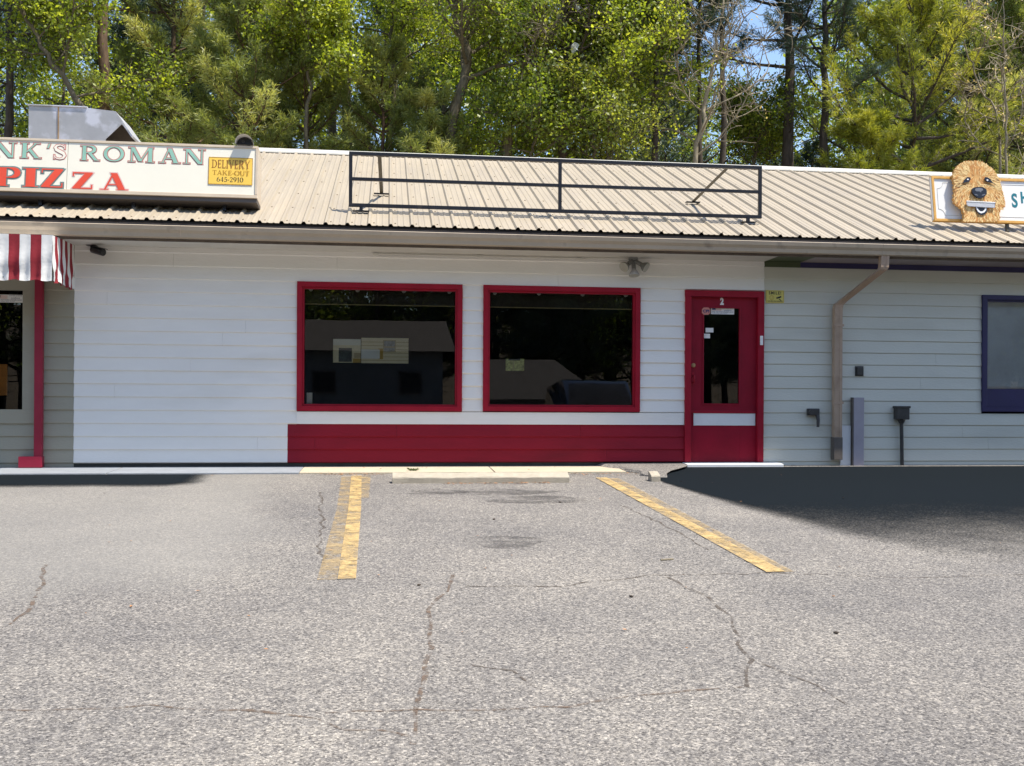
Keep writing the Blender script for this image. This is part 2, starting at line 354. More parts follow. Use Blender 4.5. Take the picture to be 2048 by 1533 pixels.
def text(name, s, x, y, z, h, m, parent, align='CENTER', depth=.0008, sx=1.0, bold=0.0, fit=None, space=1.0):
    c = bpy.data.curves.new(name, 'FONT'); c.body = s; c.size = h / .70; c.align_x = align; c.extrude = depth; c.offset = bold; c.space_character = space
    t = bpy.data.objects.new(name, c); COL.objects.link(t)
    me = bpy.data.meshes.new_from_object(t.evaluated_get(bpy.context.evaluated_depsgraph_get()))
    bpy.data.objects.remove(t); bpy.data.curves.remove(c)
    if fit:
        q = [v.co.x for v in me.vertices]; sx = fit / (max(q) - min(q))
    me.transform(Matrix.Translation((x, y, z)) @ Matrix.Rotation(rad(90), 4, 'X') @ Matrix.Diagonal((sx, 1, 1, 1)))
    me.name = name
    return finish(name, me, m, parent)

# ------------------------------------------------------------------ painted serif lettering made of strokes
def arc(cx, cy, rx, ry, a0, a1, w0, w1, n=12):
    """arc whose thickness is w0 where it runs upright and w1 where it runs level"""
    o = []
    for i in range(n + 1):
        a = rad(a0 + (a1 - a0) * i / n); w = w1 + (w0 - w1) * abs(math.cos(a)) ** 1.5
        o.append((cx + rx * math.cos(a), cy + ry * math.sin(a), w))
    return ('p', o)
def glyph(c, T=.2, t=.075):
    st = lambda x, w, a=0, b=1: ('q', [(x - w / 2, a), (x + w / 2, a), (x + w / 2, b), (x - w / 2, b)])
    dg = lambda x0, y0, x1, y1, w: ('q', [(x0 - w / 2, y0), (x0 + w / 2, y0), (x1 + w / 2, y1), (x1 - w / 2, y1)])
    sf = lambda x, y, w: ('q', [(x - w / 2, y), (x + w / 2, y), (x + w / 2, y + t * .8), (x - w / 2, y + t * .8)])
    hb = lambda x0, x1, y, h: ('q', [(x0, y), (x1, y), (x1, y + h), (x0, y + h)])
    tt = 1 - t * .8; SW = T + .17
    G = {
     'N': ([st(.13, t), st(.80, t), dg(.74, 0, .16, 1, T * 1.05), sf(.13, 0, .3), sf(.14, tt, .3), sf(.80, tt, .3)], .95),
     'K': ([st(.2, T), dg(.3, .40, .72, 1, t * 1.3), dg(.78, 0, .42, .58, T), sf(.2, 0, SW), sf(.2, tt, SW), sf(.74, tt, .3), sf(.8, 0, .33)], .98),
     "'": ([dg(.06, .68, .13, 1, .1)], .24),
     'S': ([('p', [(.60, .80, .05), (.52, .90, .07), (.38, .955, .08), (.22, .91, .13), (.14, .78, .17), (.20, .64, .19), (.38, .53, .2), (.56, .42, .19), (.63, .27, .17), (.56, .12, .13), (.40, .045, .08), (.22, .08, .07), (.12, .2, .05)]), st(.62, .05, .68, .97), st(.10, .05, .03, .32)], .76),
     'R': ([st(.2, T), arc(.42, .74, .28, .22, 90, -90, T, t), hb(.2, .44, .925, .075), hb(.2, .44, .48, .075), dg(.80, 0, .45, .52, T), sf(.2, 0, SW), sf(.2, tt, SW), sf(.82, 0, .3)], .98),
     'O': ([arc(.48, .5, .40, .465, 0, 360, T, t, 28)], .96),
     'M': ([st(.14, t), st(.94, T * .95), dg(.52, .05, .16, 1, T * .95), dg(.52, .05, .90, 1, t), sf(.14, 0, .3), sf(.94, 0, SW), sf(.12, tt, .24), sf(.96, tt, .24)], 1.14),
     'A': ([dg(.16, 0, .46, 1, t), dg(.76, 0, .46, 1, T), hb(.24, .66, .28, t), sf(.15, 0, .3), sf(.77, 0, SW)], .94),
     'P': ([st(.2, T), arc(.42, .72, .28, .24, 90, -90, T, t), hb(.2, .44, .925, .075), hb(.2, .44, .44, .075), sf(.2, 0, SW), sf(.2, tt, SW)], .80),
     'I': ([st(.2, T), sf(.2, 0, SW), sf(.2, tt, SW)], .42),
     'Z': ([hb(.06, .74, 0, t * 1.2), hb(.06, .74, 1 - t * 1.2, t * 1.2), dg(.17, .03, .63, .97, T * 1.1), st(.075, .06, .75, 1), st(.725, .06, 0, .27)], .82),
     'D': ([st(.2, T), arc(.38, .5, .40, .46, 90, -90, T, t, 14), hb(.2, .40, .925, .075), hb(.2, .40, 0, .075), sf(.15, 0, .3), sf(.15, tt, .3)], .92),
     'E': ([st(.2, T), hb(.1, .64, 0, t), hb(.1, .62, 1 - t, t), hb(.2, .5, .48, t), st(.62, .05, 0, .26), st(.60, .05, .76, 1), st(.5, .05, .38, .64)], .72),
     'L': ([st(.2, T), hb(.1, .64, 0, t), st(.62, .05, 0, .28), sf(.2, tt, SW)], .70),
     'V': ([dg(.46, 0, .16, 1, T), dg(.46, 0, .76, 1, t), sf(.16, tt, SW), sf(.78, tt, .28)], .92),
     'Y': ([st(.45, T, 0, .5), dg(.45, .45, .14, 1, T * .9), dg(.45, .45, .76, 1, t), sf(.45, 0, SW), sf(.14, tt, SW), sf(.78, tt, .28)], .90),
     'T': ([st(.4, T), hb(.06, .74, 1 - t, t), st(.08, .05, .74, 1), st(.72, .05, .74, 1), sf(.4, 0, SW)], .80),
     'U': ([st(.18, T, .3, 1), st(.74, t, .3, 1), arc(.46, .33, .28, .29, 180, 360, T * .8, t * 1.2), sf(.18, tt, SW), sf(.74, tt, .28)], .92),
     '-': ([hb(.06, .34, .34, .1)], .40),
     ' ': ([], .38),
     '6': ([arc(.34, .30, .24, .26, 0, 360, .14, .07, 22), ('p', [(.12, .34, .14), (.14, .6, .13), (.26, .83, .10), (.48, .96, .05)])], .68),
     '4': ([st(.44, .13), hb(.06, .62, .26, .07), dg(.09, .30, .42, .98, .06), hb(.32, .58, 0, .05)], .68),
     '5': ([arc(.30, .31, .25, .28, 120, -150, .14, .07, 16), hb(.16, .54, .88, .09), dg(.17, .52, .20, .95, .055)], .66),
     '2': ([arc(.32, .73, .20, .23, 170, -30, .13, .06, 14), dg(.14, .06, .49, .62, .10), hb(.08, .58, 0, .10), st(.57, .04, 0, .22)], .66),
     '9': ([arc(.34, .70, .24, .26, 0, 360, .14, .07, 22), ('p', [(.57, .66, .14), (.55, .4, .13), (.42, .16, .10), (.20, .04, .05)])], .68),
     '1': ([st(.28, .13), hb(.12, .44, 0, .05), dg(.14, .84, .26, .98, .07)], .54),
     '0': ([arc(.34, .5, .25, .46, 0, 360, .15, .06, 24)], .68),
    }
    return G[c]
def grow_poly(pts, e):
    n = len(pts); area = sum(pts[i][0] * pts[(i + 1) % n][1] - pts[(i + 1) % n][0] * pts[i][1] for i in range(n))
    if area < 0: pts = pts[::-1]
    out = []
    for i in range(n):
        p0, p1, p2 = Vector(pts[i - 1]), Vector(pts[i]), Vector(pts[(i + 1) % n])
        d1 = (p1 - p0).normalized(); d2 = (p2 - p1).normalized()
        n1 = Vector((d1.y, -d1.x)); n2 = Vector((d2.y, -d2.x)); k = 1 + n1.dot(n2)
        out.append(tuple(p1 + (n1 + n2) * (e / max(k, .45))))
    return out
def lettering(name, s, x0, x1, y, z0, h, m, parent, e=0.0, T=.2, lean=0.0, t=.075):
    """serif text fitted from x0 to x1 on the plane y, letters h tall; e fattens it for an outline"""
    total = sum(glyph(c, T, t)[1] for c in s); k = (x1 - x0) / total; bm = bmesh.new(); cx = 0; ly = y
    for c in s:
        strokes, wd = glyph(c, T, t)
        for kd, d in strokes:
            ly -= .00012
            if kd == 'q':
                q = [((p[0] + cx) * k, p[1] * h) for p in d]
                q = grow_poly(q, e) if e else q
                bm.faces.new([bm.verts.new((x0 + p[0], ly, z0 + p[1])) for p in q])
            else:
                P = [Vector(((p[0] + cx) * k, p[1] * h)) for p in d]; W = [p[2] * (k + h) / 2 + 2 * e for p in d]; n = len(P)
                closed = (P[0] - P[-1]).length < 1e-4; L = []
                for i in range(n):
                    a = P[i - 1] if i else (P[-2] if closed else P[0]); b = P[i + 1] if i < n - 1 else (P[1] if closed else P[-1])
                    dd = (b - a).normalized(); nn_ = Vector((-dd.y, dd.x)) * W[i] / 2
                    L.append((bm.verts.new((x0 + P[i].x + nn_.x, ly, z0 + P[i].y + nn_.y)), bm.verts.new((x0 + P[i].x - nn_.x, ly, z0 + P[i].y - nn_.y))))
                for a, b in zip(L, L[1:]): bm.faces.new((a[0], b[0], b[1], a[1]))
        cx += wd
    return obj(name, bm, m, parent)

# ================================================================== GROUND
def sheet(name, xs, ys, zf, m, k='structure', attr=None):
    bm = bmesh.new(); la = bm.verts.layers.float.new('cover') if attr else None
    V = {}
    for i, x in enumerate(xs):
        for j, y in enumerate(ys):
            v = bm.verts.new((x, y, zf(x, y))); V[i, j] = v
            if attr: v[la] = attr(x, y)
    for i in range(len(xs) - 1):
        for j in range(len(ys) - 1): bm.faces.new((V[i, j], V[i + 1, j], V[i + 1, j + 1], V[i, j + 1]))
    return kind(obj(name, bm, m, smooth=True), k)
earth_m = mat('leaf_litter_earth', (.085, .062, .038), rough=.95, var=.5, vscale=2, bump=.8, bscale=18, world=True)
def hill(x, y):
    if y < 9: return -.2 if y > -22 else gz(-20) - .05
    return -.2 + (y - 9) * .16
sheet('ground', [-400, -60, -20, 0, 20, 60, 400], [-400, -90, -72, -58, -22, -20, 9, 14, 24, 40, 60, 120, 400], lambda x, y: hill(x, min(y, 60)) if y > -19 else gz(-20) - .05 + max(0, -58 - max(y, -90)) * .35, earth_m)  # rear bank is unseen, added to keep low sky out of the glass
sheet('parking_lot', [-45, -20, -8, 0, 8, 20, 45], [-57, -34, -20, -14, -8, -4, 0.1], lambda x, y: gz(y), asphalt_m)
# walk in front of the shops and the short ramp at the door
def strip(name, x0, x1, y0, z0, y1, z1, m, drop=.12, cuts=()):
    bm = bmesh.new(); xs = [x0] + list(cuts) + [x1]
    for a, b in zip(xs, xs[1:]):
        a2 = a + (.006 if a != x0 else 0); b2 = b - (.006 if b != x1 else 0)
        vs = [bm.verts.new(p) for p in ((a2, y0, z0), (b2, y0, z0), (b2, y1, z1), (a2, y1, z1))]
        lo = [bm.verts.new((v.co.x, v.co.y, v.co.z - drop)) for v in vs]
        bm.faces.new(vs)
        for i in range(4): bm.faces.new((vs[i], lo[i], lo[(i + 1) % 4], vs[(i + 1) % 4]))
    return kind(obj(name, bm, m, bevel=.008))
strip('sidewalk', -1.0, 2.83, -.74, -.066, -.004, -.045, concrete, cuts=(1.25,))
strip('sidewalk', -11, -1.006, -.74, -.066, -.004, -.045, walk_shaded, cuts=(-8.5, -6.0, -3.12))
bm = bmesh.new()   # asphalt ramp up to the door, ragged on its left
L_ = [(2.62, -.02), (2.72, -.3), (2.86, -.42), (2.80, -.62), (2.98, -.8), (2.92, -1.0), (3.1, -1.2)]
Rr = [(3.72, -.02), (3.72, -.3), (3.66, -.42), (3.52, -.62), (3.36, -.8), (3.25, -1.0), (3.2, -1.2)]
zz = [-.012, -.024, -.03, -.04, -.055, -.075, gz(-1.2) + .003]
row = []
for (a, b, z) in zip(L_, Rr, zz):
    row.append([bm.verts.new((a[0] + (b[0] - a[0]) * s, a[1], z - (.03 if s == 0 else 0))) for s in (0, .06, .35, .7, 1)])
for a, b in zip(row, row[1:]):
    for i in range(4): bm.faces.new((a[i], a[i + 1], b[i + 1], b[i]))
kind(obj('ramp', bm, asphalt_m, smooth=True))
strip('door_sill', 3.735, 5.0, -.22, -.016, -.004, -.006, white_trim, drop=.1)
# painted shadow, its caster not built: right bay and a strip along the left walk
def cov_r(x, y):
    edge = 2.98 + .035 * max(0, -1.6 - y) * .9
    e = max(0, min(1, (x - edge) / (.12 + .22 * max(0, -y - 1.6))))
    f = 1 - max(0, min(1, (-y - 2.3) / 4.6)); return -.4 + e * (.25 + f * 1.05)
xs = [2.8 + .05 * i for i in range(24)] + [4.0 + .4 * i for i in range(26)]
sheet('shadow_patch', xs, [-6.4 + .2 * i for i in range(32)], lambda x, y: gz(y) + .004, shade_m, attr=cov_r)
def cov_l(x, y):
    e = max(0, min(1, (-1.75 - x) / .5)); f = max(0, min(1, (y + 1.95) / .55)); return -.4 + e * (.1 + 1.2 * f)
sheet('shadow_strip', [-11 + .3 * i for i in range(34)], [-2.6 + .1 * i for i in range(18)] + [-.75], lambda x, y: gz(y) + .004, shade_m, attr=cov_l)
# painted bay lines
def ribbon(name, pts, wd, m, dz=.004, jitter=0.0):
    bm = bmesh.new(); P = [Vector((p[0], p[1])) for p in pts]; Q = []
    for a, b in zip(P, P[1:]):
        n = max(1, int((b - a).length / .12)) if jitter else max(1, int((b - a).length / .5)); Q += [a + (b - a) * i / n for i in range(n)]
    Q.append(P[-1]); L = []
    for i, p in enumerate(Q):
        d = (Q[min(i + 1, len(Q) - 1)] - Q[max(i - 1, 0)]).normalized(); nv = Vector((-d.y, d.x))
        c = p + nv * (rnd.uniform(-1, 1) * jitter); ww = wd * (rnd.uniform(.45, 1.3) if jitter else 1) / 2
        l = [bm.verts.new((q.x, q.y, gz(q.y) + dz)) for q in (c + nv * ww, c - nv * ww)]; L.append(l)
    for a, b in zip(L, L[1:]): bm.faces.new((a[0], b[0], b[1], a[1]))
    return kind(obj(name, bm, m))
ribbon('parking_line', [(-.25, -6.0), (-.29, -3.2), (-.345, -.95)], .115, line_new, dz=.008)
ribbon('parking_line', [(-.375, -6.0), (-.39, -3.2), (-.45, -1.0)], .12, line_old, dz=.004)
ribbon('parking_line', [(-.255, -2.6), (-.265, -.95)], .16, line_old, dz=.0055)
ribbon('parking_line', [(2.575, -6.0), (2.50, -3.5), (2.425, -1.2)], .13, line_new, dz=.008)
ribbon('parking_line', [(2.63, -6.0), (2.58, -3.0), (2.54, -1.25)], .15, line_old, dz=.0055)
for pts, wd, m in (
    ([(910, 1150), (880, 1195), (855, 1235), (858, 1330), (838, 1370), (842, 1425), (838, 1490)], .024, crack_r),
    ([(1340, 1155), (1430, 1205), (1470, 1250), (1495, 1320), (1485, 1375)], .022, crack_m),
    ([(1520, 1330), (1640, 1370), (1700, 1410)], .014, crack_m),
    ([(0, 1420), (300, 1412), (500, 1425), (640, 1435), (690, 1460), (830, 1470)], .022, crack_r),
    ([(1485, 1375), (1330, 1385), (1140, 1415), (900, 1420), (650, 1430)], .018, crack_r),
    ([(940, 1335), (1020, 1345), (1055, 1375)], .012, crack_m),
    ([(930, 1172), (1100, 1175), (1300, 1152), (1560, 1147), (1800, 1156), (2048, 1150)], .016, crack_m),
    ([(20, 1250), (70, 1200), (95, 1130)], .025, crack_r),
    ([(640, 985), (645, 1040), (640, 1100), (655, 1130)], .022, crack_m),
    ([(1240, 1010), (1330, 1050), (1420, 1100)], .020, crack_m)):
    ribbon('asphalt_crack', [gnd(*p)[:2] for p in pts], wd, m, dz=.0025, jitter=.025)
for i, (px, py, rx, ry) in enumerate(((1010, 1085, .30, .25), (1000, 985, .55, .22), (870, 985, .3, .2), (1080, 1000, .5, .25))):
    c = gnd(px, py); bm = bmesh.new()
    vs = [bm.verts.new((c[0] + rx * math.cos(a) * (1 + .2 * math.sin(3 * a + i)), c[1] + ry * math.sin(a), gz(c[1] + ry * math.sin(a)) + .0032 + .0004 * i)) for a in [k * math.pi / 12 for k in range(24)]]
    bm.faces.new(vs); kind(obj('oil_stain', bm, oil_m))

# ================================================================== BUILDING
X0, X1, XA, XB = -9.0, 15.0, -3.684, 4.809     # building ends, left and right ends of the white unit
PIT = .157; ZS = 2.58; YE, ZE, MR, YR = -.55, 2.815, .42, 4.16
ZR = ZE + MR * (YR - YE); YB = 2 * YR - YE
bld = thing('strip_mall_building', 'long low shop building with pale lap siding, crimson door and tan ribbed metal roof', 'building', (0, 0, 0))
W1, W2, WR = (-1.095, .915), (1.175, 3.172), (7.81, 10.4)
DR = (3.757, 4.80); LW = (-6.6, -4.095)
def siding(name, x0, x1, k0, k1, holes, m, seams=6, label=None, lip=.024):
    """lap boards; holes = (x0, x1, first course, last course)"""
    bm = bmesh.new()
    for k in range(k0, k1):
        z0, z1 = k * PIT, min((k + 1) * PIT, ZS + .03)
        iv = [(x0, x1)]
        for (a, b, c0, c1) in holes:
            if c0 <= k < c1:
                iv = [q for (p, r) in iv for q in ((p, min(r, a)), (max(p, b), r)) if q[1] - q[0] > .005]
        cuts = [rnd.uniform(x0, x1) for _ in range(2 if rnd.random() < .6 else 1)] if seams else []
        for c in cuts:
            iv = [q for (p, r) in iv for q in (((p, c - .001), (c + .001, r)) if p + .3 < c < r - .3 else ((p, r),))]
        for (p, r) in iv:
            yo = rnd.uniform(-.001, .001)
            v = [bm.verts.new(c) for c in ((p, -lip + yo, z0 + .010), (r, -lip + yo, z0 + .010), (r, -.005 + yo, z1 + .004), (p, -.005 + yo, z1 + .004), (p, -.006, z0 - .001), (r, -.006, z0 - .001))]
            bm.faces.new((v[0], v[1], v[2], v[3])); bm.faces.new((v[4], v[5], v[1], v[0]))
            w0 = [bm.verts.new((q, .03, z)) for q, z in ((p, z0 + .010), (p, z1 + .004), (r, z1 + .004), (r, z0 + .010))]
            bm.faces.new((v[0], v[3], w0[1], w0[0])); bm.faces.new((v[2], v[1], w0[3], w0[2]))
    o = obj(name, bm, m, bld)
    if label: o['label'] = label
    return o
siding('wall', XA, XB, 0, 17, [(*W1, 3, 14), (*W2, 3, 14), (*DR, 0, 14), (-1.203, DR[0], 0, 3), (W1[0], DR[0], 3, 4)], white_wall, label='white lap siding of the middle shop')
siding('red_siding', -1.203, DR[0] - .002, 0, 3, [], red_wall, label='crimson lap siding below the windows')
bm = box(W1[0], DR[0] - .003, -.024, .03, 3 * PIT + .002, 4 * PIT - .004); obj('apron_board', bm, white_wall, bld)
siding('wall', XB + .002, X1, -1, 16, [(*WR, 4, 14)], green_wall, label='sage grey lap siding of the right shop', lip=.017)
siding('wall', X0, XA - .002, -1, 17, [(*LW, 3, 14)], beige_wall, label='olive grey lap siding of the left shop')
bm = box(X0, XB, .008, .06, -.3, -.001); obj('foundation', bm, foundation, bld)
bm = box(XB + .004, X1, .008, .06, -.4, -PIT - .001); obj('foundation', bm, foundation, bld)
# end, rear walls and the closed rooms behind the glass
bm = bmesh.new(); B(bm, X0 - .1, X0 - .002, 0, YB - .5, -.3, ZS); B(bm, X1 + .002, X1 + .1, 0, YB - .5, -.3, ZS); B(bm, X0, X1, YB - .6, YB - .5, -.3, ZS)
obj('rear_wall', bm, beige_wall, bld)
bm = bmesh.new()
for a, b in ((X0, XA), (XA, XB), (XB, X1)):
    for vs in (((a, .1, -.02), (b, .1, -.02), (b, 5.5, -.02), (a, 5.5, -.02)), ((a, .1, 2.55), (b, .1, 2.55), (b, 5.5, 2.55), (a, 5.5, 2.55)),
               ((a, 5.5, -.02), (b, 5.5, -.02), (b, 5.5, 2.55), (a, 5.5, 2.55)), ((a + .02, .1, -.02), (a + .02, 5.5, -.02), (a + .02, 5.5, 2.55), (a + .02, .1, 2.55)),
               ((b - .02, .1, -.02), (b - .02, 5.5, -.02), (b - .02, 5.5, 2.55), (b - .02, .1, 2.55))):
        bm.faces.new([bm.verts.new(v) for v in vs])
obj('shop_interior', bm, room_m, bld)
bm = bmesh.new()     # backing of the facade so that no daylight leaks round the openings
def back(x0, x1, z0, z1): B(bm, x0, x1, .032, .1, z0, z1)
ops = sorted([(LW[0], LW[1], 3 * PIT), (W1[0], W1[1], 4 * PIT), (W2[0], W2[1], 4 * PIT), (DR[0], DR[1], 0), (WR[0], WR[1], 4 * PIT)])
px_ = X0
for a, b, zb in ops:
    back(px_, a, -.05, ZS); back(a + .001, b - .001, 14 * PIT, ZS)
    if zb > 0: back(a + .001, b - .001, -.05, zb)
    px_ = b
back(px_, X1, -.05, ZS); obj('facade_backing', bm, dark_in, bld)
# soffit, frieze, fascia
for nm, a, b, m in (('soffit', X0, XA, beige_wall), ('soffit', XA + .001, XB, soffit_w), ('soffit', XB + .001, 5.29, green_paint), ('soffit', 5.291, X1, lav_paint)):
    obj(nm, box(a, b, -.50, .03, ZS, ZS + .02), m, bld)
obj('frieze_board', box(XB + .003, 5.29, -.026, -.004, 16 * PIT, ZS - .002), green_paint, bld)
obj('frieze_board', box(5.292, X1, -.028, -.004, 16 * PIT, ZS - .002), navy_paint, bld)['label'] = 'navy board under the soffit'
obj('fascia', box(X0, X1, -.525, -.502, ZS - .005, 2.80), fascia_m, bld)
# gutter: K profile swept along the eave
bm = bmesh.new(); prof = [(-.528, 2.735), (-.530, 2.604), (-.60, 2.600), (-.612, 2.612), (-.618, 2.655), (-.640, 2.690), (-.648, 2.735), (-.636, 2.742), (-.634, 2.735), (-.628, 2.692), (-.608, 2.658), (-.602, 2.614), (-.536, 2.612), (-.534, 2.735)]
xsg = [X0 - .2, -5.4, -2.35, 1.9, 6.1, 10.3, X1 + .2]
for a, b in zip(xsg, xsg[1:]):
    A = [bm.verts.new((a + .0015, y, z)) for y, z in prof]; Bv = [bm.verts.new((b - .0015, y, z)) for y, z in prof]
    for i in range(len(prof)): j = (i + 1) % len(prof); bm.faces.new((A[i], A[j], Bv[j], Bv[i]))
    bm.faces.new(A); bm.faces.new(Bv[::-1])
for k in range(40):                                                  # straps across the gutter
    x = X0 + .3 + k * .6; bar(bm, (x, -.534, 2.738), (x, -.634, 2.740), .018, .003)
gut = obj('gutter', bm, gutter_m, bld)
# roof: trapezoid ribs, both slopes
def roofz(y): return ZE + MR * (y - YE)
RP, RPH = .2515, -1.23
nrm = Vector((0, -MR, 1)).normalized()
bm = bmesh.new(); k0 = int((X0 - RPH) / RP); k1 = int((X1 - RPH) / RP) + 1; prof = []
for k in range(k0, k1):
    c = RPH + k * RP
    prof += [(c - .030, 0), (c - .012, .026), (c + .012, .026), (c + .030, 0), (c + .075, 0), (c + .083, .005), (c + .098, .005), (c + .106, 0), (c + .146, 0), (c + .154, .005), (c + .169, .005), (c + .177, 0)]
ys = [YE, YE + .01, 1.5, 3.0, YR]
rows = []
for y in ys:
    rows.append([bm.verts.new((x, y + nrm.y * h, roofz(y) + nrm.z * h)) for x, h in prof])
for a, b in zip(rows, rows[1:]):
    for i in range(len(prof) - 1): bm.faces.new((a[i], a[i + 1], b[i + 1], b[i]))
low = [bm.verts.new((x, YE + nrm.y * (h - .004), roofz(YE) + nrm.z * (h - .004))) for x, h in prof]
for i in range(len(prof) - 1): bm.faces.new((low[i], low[i + 1], rows[0][i + 1], rows[0][i]))
bk = [bm.verts.new((x, YB, ZE)) for x in (prof[0][0], prof[-1][0])]; tp = [bm.verts.new((x, YR, ZR)) for x in (prof[0][0], prof[-1][0])]
bm.faces.new((tp[0], tp[1], bk[1], bk[0]))
roof = obj('roof', bm, roof_m, bld)
bm = bmesh.new()
B(bm, X0, X1, YE + .02, YE + .05, ZE - .03, ZE - .012)
for a, b in ((X0, X1),):
    v = [bm.verts.new(c) for c in ((a, YE + .02, ZE - .008), (b, YE + .02, ZE - .008), (b, YR, ZR - .016), (a, YR, ZR - .016))]; bm.faces.new(v)
obj('roof_deck', bm, dark_in, bld)
bm = bmesh.new()
pr = [(YR - .17, ZR - .055), (YR - .165, ZR - .03), (YR - .02, ZR + .05), (YR + .02, ZR + .05), (YR + .17, ZR - .03), (YR + .17, ZR - .05)]
A = [bm.verts.new((X0, y, z)) for y, z in pr]; Bv = [bm.verts.new((X1, y, z)) for y, z in pr]
for i in range(len(pr)): j = (i + 1) % len(pr); bm.faces.new((A[i], A[j], Bv[j], Bv[i]))
obj('ridge_cap', bm, ridge_m, roof)
bm = bmesh.new()
for yy in (YE + .12, .25, 1.05, 1.85, 2.65, 3.45, 4.0):
    for k in range(k0, k1 - 1):
        x = RPH + k * RP + .052 + rnd.uniform(-.004, .004); p = Vector((x, yy, roofz(yy))); r = .010
        vs = [bm.verts.new(p + nrm * .008 + Vector((r * math.cos(a), r * math.sin(a) * .92, r * math.sin(a) * .39))) for a in [q * math.pi / 3 for q in range(6)]]
        vb = [bm.verts.new(v.co - nrm * .008) for v in vs]; bm.faces.new(vs)
        for i in range(6): bm.faces.new((vs[i], vb[i], vb[(i + 1) % 6], vs[(i + 1) % 6]))
kind(obj('screw_heads', bm, screw_m, roof), 'stuff')
# downspout
bm = bmesh.new()
def spout(pts, wx, wy):
    prev = None
    for p in pts:
        p = Vector(p); r = [bm.verts.new(p + Vector((sx * wx / 2, sy * wy / 2, 0))) for sx, sy in ((-1, -1), (-.35, -1), (-.3, -.86), (.3, -.86), (.35, -1), (1, -1), (1, 1), (-1, 1))]
        if prev:
            for i in range(8): bm.faces.new((prev[i], prev[(i + 1) % 8], r[(i + 1) % 8], r[i]))
        prev = r
ux = at(1767, 520, -.56)[0]; lx_ = at(1675, 640, -.085)[0]
spout([(ux + .005, -.565, 2.612), (ux, -.56, 2.46), (ux - .012, -.55, 2.43), (ux - .06, -.51, 2.385), (lx_ + .05, -.115, 2.075), (lx_ + .01, -.09, 2.03), (lx_, -.085, 1.98), (lx_, -.085, .30), (lx_, -.085, .12)], .105, .075)
dsp = obj('downspout', bm, spout_m, gut, smooth=False)
bm = bmesh.new(); B(bm, lx_ - .06, lx_ + .06, -.13, -.03, .03, .32); obj('drain_boot', bm, fascia_m, dsp, bevel=.006)
for z in (1.75, .75): obj('strap', box(lx_ - .07, lx_ + .07, -.128, -.124, z, z + .03), spout_m, dsp)
obj('conduit_chase', box(lx_ + .07, lx_ + .21, -.045, -.018, -.16, .47), white_trim, bld, bevel=.004)

# windows
def rim(bm, x0, x1, z0, z1, w_, y0, y1):
    B(bm, x0, x1, y0, y1, z1 - w_, z1); B(bm, x0, x1, y0, y1, z0, z0 + w_)
    B(bm, x0, x0 + w_, y0, y1, z0 + w_, z1 - w_); B(bm, x1 - w_, x1, y0, y1, z0 + w_, z1 - w_)
def window(x0, x1, z0, z1, m, g, label, parent=bld):
    bm = bmesh.new(); rim(bm, x0, x1, z0, z1, .062, -.042, .04)
    f = obj('window', bm, m, parent, bevel=.003); f['label'] = label
    bm = bmesh.new(); rim(bm, x0 + .063, x1 - .063, z0 + .063, z1 - .063, .022, -.018, .06); obj('sash', bm, m, f, bevel=.002)
    obj('pane', box(x0 + .07, x1 - .07, .030, .036, z0 + .07, z1 - .07), g, f)
    return f
window(*W1, .632, 2.205, red_paint, glass, 'crimson framed window nearest the bare white wall')
window(*W2, .636, 2.206, red_paint, glass, 'crimson framed window next to the door')
window(*WR, .66, 2.205, navy_paint, glass_clear, 'navy framed shop window at the right edge')
obj('window_panel', box(WR[0] + .002, WR[1], -.012, .03, .655, .96), navy_paint, bld)['label'] = 'dark navy panel below the right shop window'
# door
bm = bmesh.new(); x0, x1 = DR
B(bm, x0, x0 + .08, -.045, .06, 0, 2.112); B(bm, x1 - .08, x1, -.045, .06, 0, 2.112); B(bm, x0, x1, -.045, .06, 2.112, 2.192)
door = obj('door', bm, red_paint, bld, bevel=.003); door['label'] = 'crimson shop door with a tall narrow pane'
bm = bmesh.new(); a, b = x0 + .082, x1 - .082; y0, y1 = .012, .055
B(bm, a, 4.0, y0, y1, 0, 2.11); B(bm, 4.506, b, y0, y1, 0, 2.11); B(bm, 4.0, 4.506, y0, y1, 1.99, 2.11); B(bm, 4.0, 4.506, y0, y1, .462, .73); B(bm, 4.0, 4.506, y0 + .002, y1, 0, .461)
leaf = obj('door_leaf', bm, red_door, door)
bm = bmesh.new(); rim(bm, 4.0, 4.506, .73, 1.99, .018, .002, .05); obj('glazing_bead', bm, red_door, door, bevel=.003)
obj('pane', box(4.012, 4.494, .03, .035, .742, 1.978), glass, door)
obj('kick_panel', box(3.885, 4.705, .004, .0115, .466, .622), white_trim, door, bevel=.002)['label'] = 'white band across the door'
bm = bmesh.new(); B(bm, a + .002, b - .002, -.004, .0115, .624, .655); obj('door_rail', bm, red_paint, door, bevel=.002)
bm = bmesh.new(); tube(bm, [(3.877, .011, 1.235), (3.877, -.012, 1.235)], .026, 14); tube(bm, [(3.877, -.012, 1.235), (3.877, -.022, 1.235)], .014, 10); obj('lock', bm, brass, door, smooth=True)
bm = bmesh.new(); tube(bm, [(3.877, .011, 1.10), (3.877, -.05, 1.10), (3.877, -.062, 1.06), (3.877, -.05, 1.02), (3.877, .011, 1.02)], .010, 8); B(bm, 3.855, 3.899, .006, .0115, .98, 1.15); obj('handle', bm, red_paint, door, smooth=True)
text('number', '2', 4.255, .0105, 2.02, .082, whitep, door, sx=.8, bold=.006)
tag(obj('door_chime', box(4.742, 4.782, -.062, -.0455, 1.50, 1.62), whitep, None, bevel=.006), 'small white box fixed to the red door frame', 'door chime')
